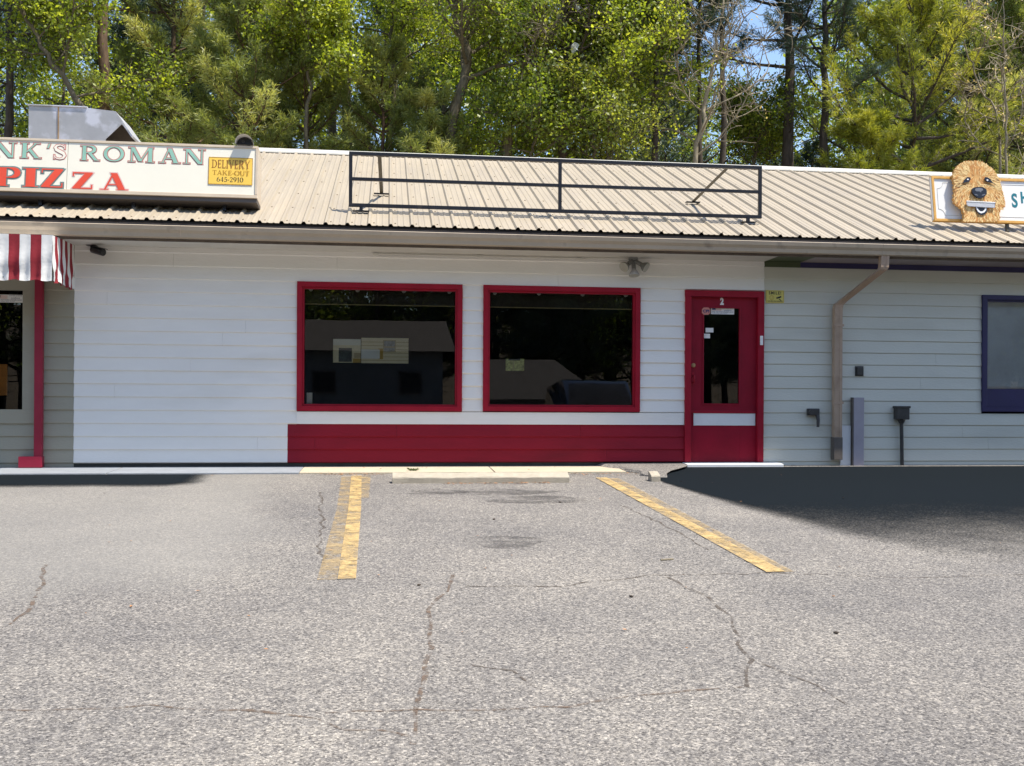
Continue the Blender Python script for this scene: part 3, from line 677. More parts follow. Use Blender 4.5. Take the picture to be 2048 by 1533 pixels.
# left shop window with wide olive casing
bm = bmesh.new(); rim(bm, LW[0], LW[1], .47, 2.2, .165, -.03, .05); f = obj('window', bm, beige_wall, bld, bevel=.004); f['label'] = 'shop window with wide olive casing at the left edge'
obj('pane', box(LW[0] + .16, LW[1] - .16, .01, .016, .63, 2.04), glass, f)

# ================================================================== THINGS ON THE FACADE
t = thing('window_backing', 'brown strip with an ochre lower edge behind the top of the left red window', 'blind', (-.09, .12, 2.0), 'brown strips behind the red windows')
def blind(t, x0, x1, n):  # brown strip, ochre lower edge and white half discs behind the glass
    obj('valance', box(x0, x1, .10, .112, 1.945, 2.14), strip_m, t)
    obj('lower_edge', box(x0, x1, .092, .099, 1.938, 1.95), ochre_edge, t)
    for i in range(n):
        bm = bmesh.new(); x = x0 + .08 + (x1 - x0 - .16) * i / (n - 1); prism(bm, ell(x, 2.125, .026, .026, 12, 180, 360), .075, .09); obj('half_disc', bm, sticker_w, t)
blind(t, -1.02, .84, 4)
t = thing('window_backing', 'brown strip with an ochre lower edge behind the top of the red window beside the door', 'blind', (2.17, .12, 2.0), 'brown strips behind the red windows')
blind(t, 1.25, 3.09, 4)
def wx(px): return at(px, 700, .05)[0]
def wz(py, px=740): return at(px, py, .05)[2]
# mirror reflections painted on two flat boards in the left window
def pic(name, label, x0, x1, z0, z1, base, patches, y=.075):
    t = thing(name, label, 'picture', ((x0 + x1) / 2, y, z0))
    obj('board', box(x0, x1, y, y + .008, z0, z1), base, t)
    for i, (nm, a, b, c, d, m) in enumerate(patches):
        obj(nm, box(x0 + (x1 - x0) * a, x0 + (x1 - x0) * b, y - .0006 * (i + 1), y - .0002, z0 + (z1 - z0) * c, z0 + (z1 - z0) * d), m, t)
    return t
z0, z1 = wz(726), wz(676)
pic('window_board', 'smaller tan painted mirror reflection with a dark window, low in the left red window', wx(666), wx(722) - .004, z0, wz(679), board_tan,
    [('pale_band', 0, 1, .74, 1, board_pale), ('dark_patch', .2, .68, .03, .62, board_dark), ('ochre_patch', .72, 1, .0, .18, ochre_m), ('grey_patch', .76, 1, .2, .42, board_tan2)])
pic('window_board', 'larger painted mirror reflection of tan clapboard and a white sheet in the left red window', wx(722.5), wx(817), z0 - .004, z1, board_tan,
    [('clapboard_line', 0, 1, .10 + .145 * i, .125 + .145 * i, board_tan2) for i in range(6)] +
    [('grey_patch', .46, .73, .44, .92, board_tan2), ('grey_patch', .48, .71, .47, .62, mirror_grey), ('grey_patch', .48, .71, .67, .88, mirror_grey), ('ochre_patch', .36, .46, .16, .58, ochre_m), ('reflected_sheet', 0, .39, .18, .54, sheet_m)])
t = pic('window_board', 'small green leafy card in the red window beside the door', wx(1012), wx(1049), wz(742, 1030), wz(718, 1030), leafcard, [('fold', .42, .45, 0, 1, board_tan2), ('notch', .14, .78, .86, 1.0, board_dark)])
tag(obj('wall_switch', box(-.985, -.915, .075, .085, .72, .855), sticker_w, None, bevel=.004), 'white plate low in the left corner of the left red window', 'switch plate')
# view blind of the right shop
tag(obj('window_backing', box(WR[0] + .08, WR[1] - .08, .10, .11, .98, 2.13), blind_m, None), 'grey blue blind drawn behind the navy window', 'blind')
tag(obj('window_ledge', box(WR[0] + .075, WR[1] - .075, .04, .098, .965, .995), white_trim, None), 'white ledge along the foot of the navy window', 'ledge')
tag(obj('reflection_panel', box(-4.75, -4.475, .10, .11, .80, 1.17), orange_m, None), 'orange panel standing for a reflection, inside the glass at the left edge', 'notice')  # flat orange colour put in for a reflection on this glass

# stickers
def flag_sticker(name, label, x0, x1, z0, z1, y):
    t = thing(name, label, 'sticker', ((x0 + x1) / 2, y, z0), 'flag stickers on the shop glass'); W_ = x1 - x0; H = z1 - z0
    obj('backing', box(x0, x1, y, y + .001, z0, z1), sticker_w, t)
    bm = bmesh.new()
    for i in range(4): B(bm, x0 + W_ * .05, x0 + W_ * .45, y - .0012, y - .0004, z0 + H * (.50 + i * .115), z0 + H * (.555 + i * .115))
    obj('stripes', bm, flag_red, t)
    obj('canton', box(x0 + W_ * .05, x0 + W_ * .2, y - .002, y - .0014, z0 + H * .62, z0 + H * .95), flag_blue, t)
    for s, cx, cz, h, sx in (('UNITED STATES', .73, .82, .12, .9), ('of', .73, .66, .09, 1), ('AMERICA', .73, .50, .13, 1), ('ONE NATION UNDER GOD', .5, .26, .15, .95), ('IN GOD WE TRUST', .42, .10, .08, 1)):
        text('lettering', s, x0 + W_ * cx, y - .001, z0 + H * cz, H * h, flag_blue, t, sx=sx * .8, depth=.0003, fit={'UNITED STATES': W_ * .46, 'AMERICA': W_ * .32, 'ONE NATION UNDER GOD': W_ * .92, 'IN GOD WE TRUST': W_ * .6}.get(s))
flag_sticker('flag_sticker', 'white flag sticker at the top of the red door pane', 4.115, 4.425, 1.895, 1.985, .0285)
flag_sticker('flag_sticker', 'white flag sticker at the top of the olive cased window', -4.585, -4.268, 1.892, 1.985, .0085)
t = thing('security_sticker', 'eight sided pinkish red sticker reading CPI on the red door', 'sticker', (4.04, .0, 1.88))
bm = bmesh.new(); prism(bm, [(4.042 + .056 * px, 1.93 + .047 * pz) for px, pz in ((-.55, -1), (.55, -1), (1, -.5), (1, .5), (.55, 1), (-.55, 1), (-1, .5), (-1, -.5))], -.0005, .001); obj('backing', bm, sticker_r, t)
text('lettering', 'CPI', 4.042, -.001, 1.914, .034, flag_blue, t, depth=.0004, bold=.0022, fit=.085)
for z, a, b, lb in ((1.66, 4.045, 4.15, 'upper white paper note on the red door pane'), (1.585, 4.016, 4.105, 'lower white paper note on the red door pane')):
    tag(obj('paper_note', box(a, b, .0275, .029, z, z + .058), sticker_w, None), lb, 'paper note', 'paper notes on the door')
# smile sign
t = thing('camera_warning_sign', 'small yellow sign reading SMILE beside the red door', 'sign', (4.95, -.02, 2.05)); x0, x1, z0, z1 = 4.828, 5.072, 2.048, 2.212
obj('backing', box(x0, x1, -.024, -.019, z0, z1), yellow_sign, t, bevel=.002)
bm = bmesh.new(); rim(bm, x0 + .008, x1 - .008, z0 + .008, z1 - .008, .003, -.0255, -.0243); obj('border', bm, ochre_let, t)
text('lettering', 'SMILE!', 4.95, -.0255, 2.158, .037, dark_let, t, depth=.0006, bold=.0012, fit=.165, space=1.25); text('lettering', "YOU'RE ON CAMERA", 4.95, -.0255, 2.062, .018, dark_let, t, depth=.0006, fit=.205)
bm = bmesh.new(); cx, cz = 4.905, 2.115
for i in range(24):
    a, b = rad(15 * i), rad(15 * i + 15)
    bm.faces.new([bm.verts.new((cx + r * math.cos(q), -.0252, cz + r * math.sin(q))) for r, q in ((.030, a), (.030, b), (.026, b), (.026, a))])
for dx in (-.010, .010): prism(bm, ell(cx + dx, cz + .008, .0035, .007, 10), -.0256, -.0248)
for i in range(8):
    a, b = rad(205 + 16 * i), rad(221 + 16 * i)
    bm.faces.new([bm.verts.new((cx + r * math.cos(q), -.0252, cz + r * math.sin(q))) for r, q in ((.018, a), (.018, b), (.0145, b), (.0145, a))])
obj('smiling_face', bm, ochre_let, t)
bm = bmesh.new(); prism(bm, [(4.965, 2.118), (5.03, 2.140), (5.038, 2.126), (5.02, 2.112), (4.972, 2.100)], -.0258, -.0248); prism(bm, [(4.998, 2.1), (5.008, 2.104), (5.03, 2.088), (5.04, 2.078), (5.028, 2.078)], -.0256, -.0246); obj('camera_symbol', bm, dark_let, t)
# security camera under the eave
t = thing('security_camera', 'black bullet security camera under the eave near the awning', 'security camera', (-3.45, -.02, ZS))
obj('mount', box(-3.535, -3.42, -.10, -.02, 2.572, ZS - .001), black_pl, t, bevel=.003)
bm = bmesh.new(); tube(bm, [(-3.475, -.06, 2.575), (-3.474, -.065, 2.53), (-3.46, -.08, 2.50), (-3.43, -.10, 2.495)], [.022, .016, .015, .014], 10); obj('arm', bm, black_pl, t, smooth=True)
bm = bmesh.new(); tube(bm, [(-3.47, -.10, 2.525), (-3.455, -.105, 2.522), (-3.31, -.19, 2.478), (-3.305, -.193, 2.477)], [.03, .04, .042, .036], 16); obj('body', bm, black_pl, t, smooth=True)
bm = bmesh.new(); bar(bm, (-3.45, -.105, 2.566), (-3.29, -.20, 2.518), .085, .006); obj('sun_shield', bm, black_pl, t)
# three lamp floodlight and its conduit
bx, bz = 3.062, ZS
t = thing('floodlight_fixture', 'three lamp floodlight under the eave left of the red door', 'floodlight', (bx, -.09, bz))
bm = bmesh.new(); tube(bm, [(bx, -.09, bz - .001), (bx, -.09, bz - .03)], .06, 18); obj('base', bm, socket_m, t, smooth=True)
def lamp(end, mat_b):
    p = Vector((bx, -.09, bz - .03)); d = (Vector(end) - p); L = d.length; d.normalize()
    bm = bmesh.new(); tube(bm, [p + d * .0, p + d * .03], .010, 8); tube(bm, [p + d * .03, p + d * .045, p + d * .045, p + d * .115], [.02, .02, .026, .028], 12); s = obj('lamp', bm, socket_m, t, smooth=True)
    bm = bmesh.new(); q = p + d * .112; tube(bm, [q, q + d * .025, q + d * .05, q + d * .075, q + d * .092, q + d * .098, q + d * .104], [.022, .034, .052, .064, .068, .064, .03], 20); 
    bm.faces.ensure_lookup_table()
    for f_ in bm.faces:
        if (f_.calc_center_median() - q).dot(d) > .093: f_.material_index = 1
    obj('bulb', bm, [mat_b, lens_m], s, smooth=True)
lamp((bx - .19, -.22, bz - .17), bulb_m); lamp((bx + .005, -.13, bz - .26), chrome); lamp((bx + .19, -.22, bz - .17), bulb_m)
bm = bmesh.new(); z = ZS - .022
tube(bm, [(-.19, -.045, z), (2.3, -.045, z), (2.42, -.05, z - .01), (2.5, -.06, z + .004), (3.0, -.08, z + .006)], .009, 8)
for x in (-.15, 1.12, 2.38): B(bm, x - .03, x + .03, -.062, -.02, z - .012, z + .012)
tag(obj('conduit', bm, soffit_w, None, smooth=True), 'thin pale conduit under the eave above the red windows', 'conduit')
# boxes and pipes on the right wall
t = thing('outlet_box', 'small dark square box on the sage wall right of the downspout', 'outlet box', (6.10, -.02, 1.17))
obj('back_plate', box(6.045, 6.16, -.022, -.014, 1.115, 1.245), dark_box, t, bevel=.003); obj('cover', box(6.058, 6.147, -.055, -.023, 1.128, 1.232), dark_box, t, bevel=.008)
t = thing('meter_post', 'dark box on a thin pipe rising from the ground by the sage wall', 'post box', (6.665, -.06, -.1))
bm = bmesh.new(); tube(bm, [(6.68, -.06, -.12), (6.665, -.06, .57)], .024, 12); obj('pipe', bm, dark_box, t, smooth=True)
obj('box', box(6.575, 6.755, -.11, -.02, .55, .715), dark_box, t, bevel=.012); obj('lid', box(6.565, 6.765, -.118, -.018, .700, .728), dark_box, t, bevel=.006)
bm = bmesh.new(); tube(bm, [(6.665, -.06, .545), (6.665, -.06, .50)], [.05, .03], 12); obj('collar', bm, dark_box, t, smooth=True)
t = thing('spigot', 'dark wall tap left of the downspout', 'tap', (5.47, -.02, .6))
obj('box', box(5.385, 5.545, -.07, -.014, .60, .69), dark_box, t, bevel=.012)
bm = bmesh.new(); tube(bm, [(5.52, -.05, .60), (5.52, -.075, .54), (5.517, -.075, .45)], [.028, .022, .018], 10); obj('spout', bm, dark_box, t, smooth=True)
bm = bmesh.new(); tube(bm, [(5.42, -.07, .64), (5.42, -.10, .64)], [.03, .034], 12); obj('handle', bm, dark_box, t, smooth=True)
bm = bmesh.new(); B(bm, 6.0, 6.14, -.085, -.02, -.13, .835); t = tag(obj('utility_post', bm, mauve_m, None, bevel=.004), 'flat mauve post standing against the sage wall', 'post')
obj('edge_strip', box(5.985, 5.998, -.08, -.02, -.13, .835), fascia_m, t)

# awning at the left shop
aw = thing('awning', 'red and white striped cloth awning over the left shop', 'awning', (XA - 1.2, 0, 2.1))
def cloth(name, P, n_str, first, zt, zb, scal, sub=7):
    """hanging striped panel; P(u) gives x, y; each stripe sags and folds a little"""
    bm = bmesh.new(); N = n_str * sub; rows = 10; V = []
    for j in range(rows + 1):
        r = []
        for i in range(N + 1):
            u = i / N; x, y = P(u); s = (i % sub) / sub; hang = math.sin(math.pi * s)
            v = j / rows; zlow = zb(u) + scal * (hang if (i // sub) % 2 == 0 else -.25 * hang)
            f = .012 * math.sin(u * n_str * math.pi * 2 + 2 * v) * v + .012 * math.sin(17 * u + 9 * v) * v + .014 * math.exp(-((v - .78) / .05) ** 2) * math.sin(40 * u)
            nx, ny = P(min(1, u + .01)); ox, oy = P(max(0, u - .01)); d = Vector((nx - ox, ny - oy)).normalized()
            r.append(bm.verts.new((x + d.y * f, y - d.x * f, zt(u) + (zlow - zt(u)) * v)))
        V.append(r)
    for j in range(rows):
        for i in range(N):
            q = bm.faces.new((V[j][i], V[j + 1][i], V[j + 1][i + 1], V[j][i + 1])); q.material_index = (i // sub + first) % 2
    return obj(name, bm, [whitecloth, redcloth], aw, smooth=True)
XF = XA - .005
cloth('front_panel', lambda u: (-8.5 + (XF - .0 + 8.5) * u, -.79), 42, 1, lambda u: 2.575, lambda u: 2.065, .014)
cloth('side_panel', lambda u: (XF, -.79 + .785 * u), 9, 0, lambda u: 2.572 + .02 * u, lambda u: 2.065 - .02 * u, .022, sub=6)
bm = bmesh.new(); vs = [bm.verts.new(c) for c in ((-8.5, -.79, 2.578), (XF, -.79, 2.578), (XF, -.02, 2.577), (-8.5, -.02, 2.577))]; bm.faces.new(vs); obj('top_panel', bm, whitecloth, aw)
bm = bmesh.new(); bar(bm, (-8.4, -.76, 2.10), (XF - .04, -.76, 2.10), .02, .02); bar(bm, (XF - .04, -.76, 2.10), (XF - .04, -.03, 2.10), .02, .02); obj('frame', bm, grey_steel, aw)
t = thing('awning_post', 'slim crimson post with a flat foot under the striped awning', 'post', (-4.06, -.07, -.05))
obj('shaft', box(-4.105, -4.018, -.10, -.03, -.02, 2.30), post_red, t, bevel=.004); obj('foot', box(-4.27, -4.010, -.12, -.022, -.045, .085), post_red, t, bevel=.006)

# ================================================================== ON THE ROOF
# empty black sign frame
fx0, fx1, fy, fz0, fz1 = -.485, 4.79, .05, 3.165, 3.80
fr = thing('roof_sign_rack', 'empty black steel sign frame standing on the tan roof', 'sign frame', (2.15, fy, 3.07)); bw = .042
for nm, p, q in (('top_bar', (fx0, fy, fz1), (fx1, fy, fz1)), ('middle_bar', (fx0 + bw / 2, fy, 3.487), (fx1 - bw / 2, fy, 3.487)), ('bottom_bar', (fx0, fy, fz0), (fx1, fy, fz0)),
                 ('upright', (fx0 + bw / 2, fy, fz0 + bw / 2), (fx0 + bw / 2, fy, fz1 - bw / 2)), ('upright', (fx1 - bw / 2, fy, fz0 + bw / 2), (fx1 - bw / 2, fy, fz1 - bw / 2)),
                 ('upright', (2.145, fy - .001, fz0 + bw / 2), (2.145, fy - .001, fz1 - bw / 2))):
    bm = bmesh.new(); bar(bm, p, q, bw - (.003 if nm == 'middle_bar' else 0), bw - (.003 if nm == 'middle_bar' else 0)); obj(nm, bm, black_steel, fr, bevel=.003)
for x in (-.335, 4.61):
    bm = bmesh.new(); bar(bm, (x, fy, roofz(fy) + .03), (x, fy, fz0 - bw / 2), .04, .04); q = obj('leg', bm, black_steel, fr)
    bm = bmesh.new(); bar(bm, (x - .10, fy - .02, roofz(fy - .02) + .032), (x + .10, fy - .02, roofz(fy - .02) + .032), .07, .008); obj('foot_plate', bm, black_steel, q)
for (x, y), (xt, zt) in (((-.094, 1.06), (-.115, 3.79)), ((4.21, 1.13), (4.34, 3.79))):
    bm = bmesh.new(); p, q = Vector((x, y, roofz(y) + .035)), Vector((xt, fy + .022, zt)); bar(bm, p, q, .045, .006); bar(bm, p + Vector((.02, 0, .02)), q + Vector((.02, 0, .02)), .006, .045); b_ = obj('brace', bm, grey_steel, fr)
    bm = bmesh.new(); bar(bm, (x - .10, y, roofz(y) + .032), (x + .10, y, roofz(y) + .032), .06, .012); obj('foot_plate', bm, black_steel, b_)

# big cream sign at the left
SY = -.20; SX0, SX1 = -8.6, at(515, 340, SY)[0]; SZ1 = at(515, 290, SY)[2]; SZ0 = at(515, 398, SY)[2] + .02; SD = .34
tilt = rad(7)
ps = thing('shop_sign', 'long cream roof sign with red and green serif lettering and a yellow panel', 'sign', (0, SY, SZ0))
bm = bmesh.new()
B(bm, SX0, SX1 - .0, SY + .012, SY + SD, SZ0 - .021, SZ1 - .03); obj('cabinet', bm, sign_case, ps, bevel=.006)
bm = bmesh.new(); B(bm, SX0, SX1, SY - .016, SY + .0115, SZ1 - .03, SZ1); B(bm, SX0, SX1, SY + .0125, SY + SD, SZ1 - .029, SZ1); B(bm, SX0, SX1, SY - .016, SY + .0115, SZ0 - .02, SZ0 + .022); B(bm, SX1 - .028, SX1, SY - .018, SY + .0115, SZ0 + .0225, SZ1 - .031); obj('edge_trim', bm, sign_case, ps, bevel=.003)
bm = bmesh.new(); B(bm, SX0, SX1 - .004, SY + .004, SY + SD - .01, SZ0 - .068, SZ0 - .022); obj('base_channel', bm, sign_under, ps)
SEAM = at(133, 330, SY)[0]
faces = []
for a, b, lb in ((SX0, SEAM - .003, 'faded outlined half of the cream sign face'), (SEAM + .003, SX1 - .029, 'right half of the cream sign face')):
    f = obj('face_panel', box(a, b, SY - .006, SY + .011, SZ0 + .023, SZ1 - .031), cream_face, ps); f['label'] = lb; faces.append(f)
def sx_(px): return at(px, 330, SY)[0]
def sz_(px, py): return at(px, py, SY)[2]
Yl = SY - .0075
def two(s, pxa, pxb, zb, h, fill, outl, e, face, T=.2, gap=.0035):
    x0, x1 = sx_(pxa), sx_(pxb)
    lettering('letter_outline', s, x0, x1, Yl, zb, h, outl, face, e=e, T=T); lettering('lettering', s, x0, x1, Yl - gap, zb, h, fill, face, e=-e * .25, T=T)
zt = sz_(200, 320); hN = sz_(200, 288) - zt
two('N', -18, 30, zt, hN, green_let, redout_let, .008, faces[0]); two('K', 37, 81, zt, hN, green_let, redout_let, .008, faces[0])
two("'", 90, 101, zt, hN, green_let, redout_let, .006, faces[0]); two('S', 102, 132, zt - .005, hN, cream_face, redout_let, .008, faces[0], T=.17)
for c_, a_, b_ in (('R', 158, 198), ('O', 205, 246), ('M', 255, 308), ('A', 316, 359), ('N', 366, 409)):
    two(c_, a_, b_, zt - .003, hN * .98, green_let, redout_let, .008, faces[1])
zp = sz_(150, 379) + .008; hP = sz_(150, 338) - zp
for c_, a_, b_ in (('P', -7, 40), ('I', 46, 77), ('Z', 79, 130)):
    two(c_, a_, b_, zp, hP, red_let, teal_out, .013, faces[0], T=.27)
two('Z', 142, 189, zp - .004, hP * .88, red_let, pink_out, .009, faces[1], T=.27); two('A', 200, 255, zp - .006, hP * .9, red_let, pink_out, .009, faces[1], T=.24)
yx0, yx1, yz0, yz1 = sx_(417), sx_(504), sz_(460, 369), sz_(460, 314)
yp = obj('delivery_panel', box(yx0, yx1, SY - .012, SY - .0065, yz0, yz1), yellow_pan, ps); yp['label'] = 'yellow panel reading DELIVERY TAKE-OUT 645-2910'
bm = bmesh.new(); rim(bm, yx0 - .004, yx1 + .004, yz0 - .004, yz1 + .004, .006, SY - .0135, SY - .0122); obj('border', bm, ochre_let, yp)
H = yz1 - yz0; W_ = yx1 - yx0
lettering('lettering', 'DELIVERY', yx0 + W_ * .06, yx1 - W_ * .05, SY - .0125, yz0 + H * .60, H * .31, brown_let, yp, T=.15)
lettering('lettering', 'TAKE-OUT', yx0 + W_ * .08, yx1 - W_ * .06, SY - .0125, yz0 + H * .345, H * .17, ochre_let, yp, T=.17)
lettering('lettering', '645-2910', yx0 + W_ * .18, yx1 - W_ * .20, SY - .0125, yz0 + H * .09, H * .18, dark_let, yp, T=.15)
for x in (-1.95, -3.0, -4.05, -5.2, -7):
    bm = bmesh.new(); bar(bm, (x, SY + .14, roofz(SY + .14) + .02), (x, SY + .14, SZ0 - .066), .04, .04); obj('leg', bm, black_steel, ps)
ps.rotation_euler = (-tilt, 0, 0)
# lamp on top of the sign
lx = at(488, 285, SY)[0]; lz = SZ1
t = thing('sign_lamp', 'small dome floodlight on the top corner of the cream sign', 'floodlight', (lx, SY, lz))
bm = bmesh.new(); tube(bm, [(lx + .03, SY + .16, lz - .03), (lx + .02, SY + .12, lz + .03)], .014, 8); obj('arm', bm, black_steel, t)
bm = bmesh.new(); vr = []                                           # half dome hood opening to the front
for y, r in ((.20, .01), (.18, .05), (.13, .082), (.04, .098), (-.085, .108)):
    vr.append([bm.verts.new((lx + r * math.cos(math.pi * k / 12), SY + .02 + y + (.05 * math.sin(math.pi * k / 12) * (-1 if y < 0 else 0)), lz + .012 + r * .95 * math.sin(math.pi * k / 12))) for k in range(13)])
for a, b in zip(vr, vr[1:]):
    for k in range(12): bm.faces.new((a[k], a[k + 1], b[k + 1], b[k]))
obj('hood', bm, white_trim, t, smooth=True)
bm = bmesh.new(); prism(bm, [(lx + .092 * math.cos(math.pi * k / 12), lz + .014 + .088 * math.sin(math.pi * k / 12)) for k in range(13)], SY, SY + .06); hl = obj('lamp_face', bm, black_pl, t)
bm = bmesh.new(); prism(bm, ell(lx - .02, lz + .05, .018, .018, 12), SY - .01, SY - .001); obj('lens', bm, dark_box, hl)
t.location.y += .075

# grey duct behind the sign
dz = roofz(3.0)
dt = thing('exhaust_duct', 'grey galvanised exhaust duct with a slanted hood rising behind the cream sign', 'duct', (-4.8, 3, dz))
dx0, dx1, dzt = at(57, 240, 2.6)[0], at(172.5, 240, 2.6)[0], at(115, 214, 2.6)[2]
obj('duct_body', box(dx0, dx1, 2.6, 3.5, dz - .4, dzt), galv, dt, bevel=.004)
obj('lid', box(dx0 - .015, dx1 + .012, 2.585, 3.515, dzt + .001, dzt + .02), galv, dt, bevel=.004)
obj('seam', box(dx0 + .40, dx0 + .414, 2.588, 2.599, dz - .2, dzt - .005), rust_m, dt)
dq = lambda *pp: [(at(a, b, 2.6)[0], at(a, b, 2.6)[2]) for a, b in pp]
bm = bmesh.new(); prism(bm, dq((172, 216), (231, 223), (243.6, 248.5), (212, 278), (205, 300), (172, 300)), 2.600, 2.612); hd = obj('hood', bm, galv, dt)
bm = bmesh.new(); p_ = dq((231, 223), (264, 270), (262, 274), (229, 228)); prism(bm, p_, 2.612, 3.45); prism(bm, dq((231, 223.2), (264, 270.2), (243.6, 249)), 2.600, 2.6115); prism(bm, dq((172, 216), (231, 223), (231, 227), (172, 220)), 2.613, 3.45); obj('hood_top', bm, galv, hd)
bm = bmesh.new(); prism(bm, dq((172, 224), (228, 230), (258, 272), (258, 300), (172, 300)), 2.95, 3.4); obj('opening', bm, fascia_m, hd)

# dog sign at the right
dgs = thing('shop_sign', 'white roof sign with gold edging and a shaggy dog head cutout', 'sign', (7.14, 0, 3.17))
DX0, DX1, DZ0, DZ1, DY = 7.14, 11.2, 3.168, 3.787, .0
obj('board', box(DX0 + .001, DX1 - .001, DY, DY + .045, DZ0 + .001, DZ1 - .001), white_board, dgs)
bm = bmesh.new(); rim(bm, DX0, DX1, DZ0, DZ1, .033, DY - .014, DY + .047); obj('edge_trim', bm, gold_trim, dgs, bevel=.004)
bm = bmesh.new(); cx0, cz0, cz1, q = DX0 + .075, DZ0 + .085, DZ1 - .085, .085
pl = [(cx0 + 3.8, cz1), (cx0 + q, cz1)] + [(cx0 + q * math.cos(rad(a)), cz1 - q * math.sin(rad(a))) for a in range(0, 91, 10)] + [(cx0, cz0 + q)] + [(cx0 + q * math.sin(rad(a)), cz0 + q * math.cos(rad(a))) for a in range(0, 91, 10)] + [(cx0 + 3.8, cz0)]
for i, (a, b) in enumerate(zip(pl, pl[1:])):
    if (Vector(a) - Vector(b)).length > 1e-4: bar(bm, (a[0], DY - .001, a[1]), (b[0], DY - .001, b[1]), .004, .004)
obj('inner_line', bm, grey_line, dgs)
def dpt(zx, zy): p = at(1850 + zx / 10.22, 310 + zy / 10.22, -.07); return p[0], p[2]
ol = [(760, 1385), (790, 1300), (800, 1220), (770, 1110), (700, 1050), (640, 1000), (612, 920), (625, 840), (650, 740), (640, 660), (655, 580), (638, 500), (640, 420), (660, 345), (690, 280), (735, 220), (800, 165), (870, 118), (940, 105), (1010, 92), (1080, 96), (1150, 92), (1220, 112), (1290, 140), (1350, 180), (1415, 225), (1470, 285), (1520, 350), (1555, 420), (1580, 510), (1600, 610), (1622, 720), (1640, 850), (1652, 960), (1645, 1060), (1600, 1110), (1545, 1150), (1522, 1230), (1512, 1300), (1510, 1372), (1400, 1390), (1250, 1385), (1100, 1395), (950, 1385), (850, 1392)]
out = []
for a, b in zip(ol, ol[1:] + ol[:1]):                              # ragged fur edge
    for i in range(3):
        s = i / 3; x, y = a[0] + (b[0] - a[0]) * s, a[1] + (b[1] - a[1]) * s; d = Vector((x - 1130, y - 720)); d.normalize()
        k = (14 if i == 1 else -6) * rnd.uniform(.5, 1.3) * (1 if y < 1340 else .1); out.append((x + d.x * k, y + d.y * k))
dh = None
bm = bmesh.new(); prism(bm, [dpt(*p) for p in out][::-1], -.085, -.035); dh = obj('dog_head', bm, fur_base, dgs); dh['label'] = 'golden shaggy dog head cutout'
from mathutils import geometry as _g
inside = [Vector(p) for p in ol]
def inpoly(x, y):
    c = False; n = len(ol)
    for i in range(n):
        (x1_, y1_), (x2_, y2_) = ol[i], ol[i - 1]
        if (y1_ > y) != (y2_ > y) and x < (x2_ - x1_) * (y - y1_) / (y2_ - y1_) + x1_: c = not c
    return c
def fur(name, m, n, layer, ln, wd, seed, pick):
    bm = bmesh.new(); rr = random.Random(seed); k = 0
    while k < n:
        x, y = rr.uniform(620, 1640), rr.uniform(100, 1370)
        if not inpoly(x, y) or rr.random() > pick(x, y): continue
        k += 1
        if y < 420: d = Vector((x - 1120, y - 620))
        elif y < 700: d = Vector(((x - 1120) * 1.2, 90))
        else: d = Vector(((x - 1120) * .35, 260))
        d.normalize(); a = math.atan2(d.y, d.x) + rr.uniform(-.35, .35); L = ln * rr.uniform(.6, 1.3); p = Vector((x, y)); cv = rr.uniform(-.9, .9); pts = []
        for i in range(6):
            s = i / 5; wv = wd * math.sin(math.pi * min(1, s * .9 + .1)) * rr.uniform(.85, 1.15); pts.append((p.copy(), wv, a))
            a2 = a + cv * math.sin(s * 6); p = p + Vector((math.cos(a2), math.sin(a2))) * L / 5
            if not inpoly(p.x, p.y): p = p - Vector((math.cos(a2), math.sin(a2))) * L / 7
        yy = layer - rr.random() * .0006; vs = []
        for q, wv, aa in pts:
            nx, ny = -math.sin(aa) * wv, math.cos(aa) * wv; u = dpt(q.x + nx, q.y + ny); v = dpt(q.x - nx, q.y - ny)
            vs.append((bm.verts.new((u[0], yy, u[1])), bm.verts.new((v[0], yy, v[1]))))
        for s, e in zip(vs, vs[1:]): bm.faces.new((s[0], e[0], e[1], s[1]))
    return kind(obj(name, bm, m, dh), 'stuff')
fur('dark_fur', fur_dk, 190, -.0856, 120, 6, 1, lambda x, y: .25 + .75 * (abs(x - 1130) > 300 and y > 450) )
fur('orange_fur', fur_mid, 330, -.0863, 125, 9, 2, lambda x, y: .35 + .65 * (abs(x - 1130) < 160 and y < 560 or y > 780))
fur('pale_fur', fur_lt, 560, -.0871, 120, 7, 3, lambda x, y: (1 if y < 420 and abs(x - 1130) > 120 else .6) * (.25 if abs(x - 1130) < 140 and 230 < y < 560 else 1))
def shape(name, pts, m, y0, y1, parent): bm = bmesh.new(); prism(bm, [dpt(*p) for p in pts][::-1], y0, y1); return obj(name, bm, m, parent)
def el2(cx, cy, rx, ry, n=22, rot=0): return [(cx + rx * math.cos(a) * math.cos(rot) - ry * math.sin(a) * math.sin(rot), cy + rx * math.cos(a) * math.sin(rot) + ry * math.sin(a) * math.cos(rot)) for a in [2 * math.pi * i / n for i in range(n)]]
for cx, sg in ((905, 1), (1335, -1)):
    e_ = shape('eye', [(cx - sg * 160, 612), (cx - sg * 90, 560), (cx - sg * 50, 500), (cx, 455), (cx + sg * 55, 450), (cx + sg * 78, 490), (cx + sg * 40, 545), (cx - sg * 20, 562), (cx - sg * 90, 575)], nose_m, -.099, -.0955, dh)
shape('eye_highlight', el2(918, 500, 19, 15), whitep, -.101, -.0992, dh); shape('eye_highlight', el2(1320, 515, 20, 14), whitep, -.101, -.0992, dh)
ns = shape('nose', [(970, 740), (985, 700), (1040, 675), (1120, 668), (1205, 678), (1258, 705), (1276, 750), (1265, 815), (1225, 870), (1170, 900), (1125, 908), (1070, 895), (1015, 850), (980, 800)], nose_m, -.115, -.0955, dh)
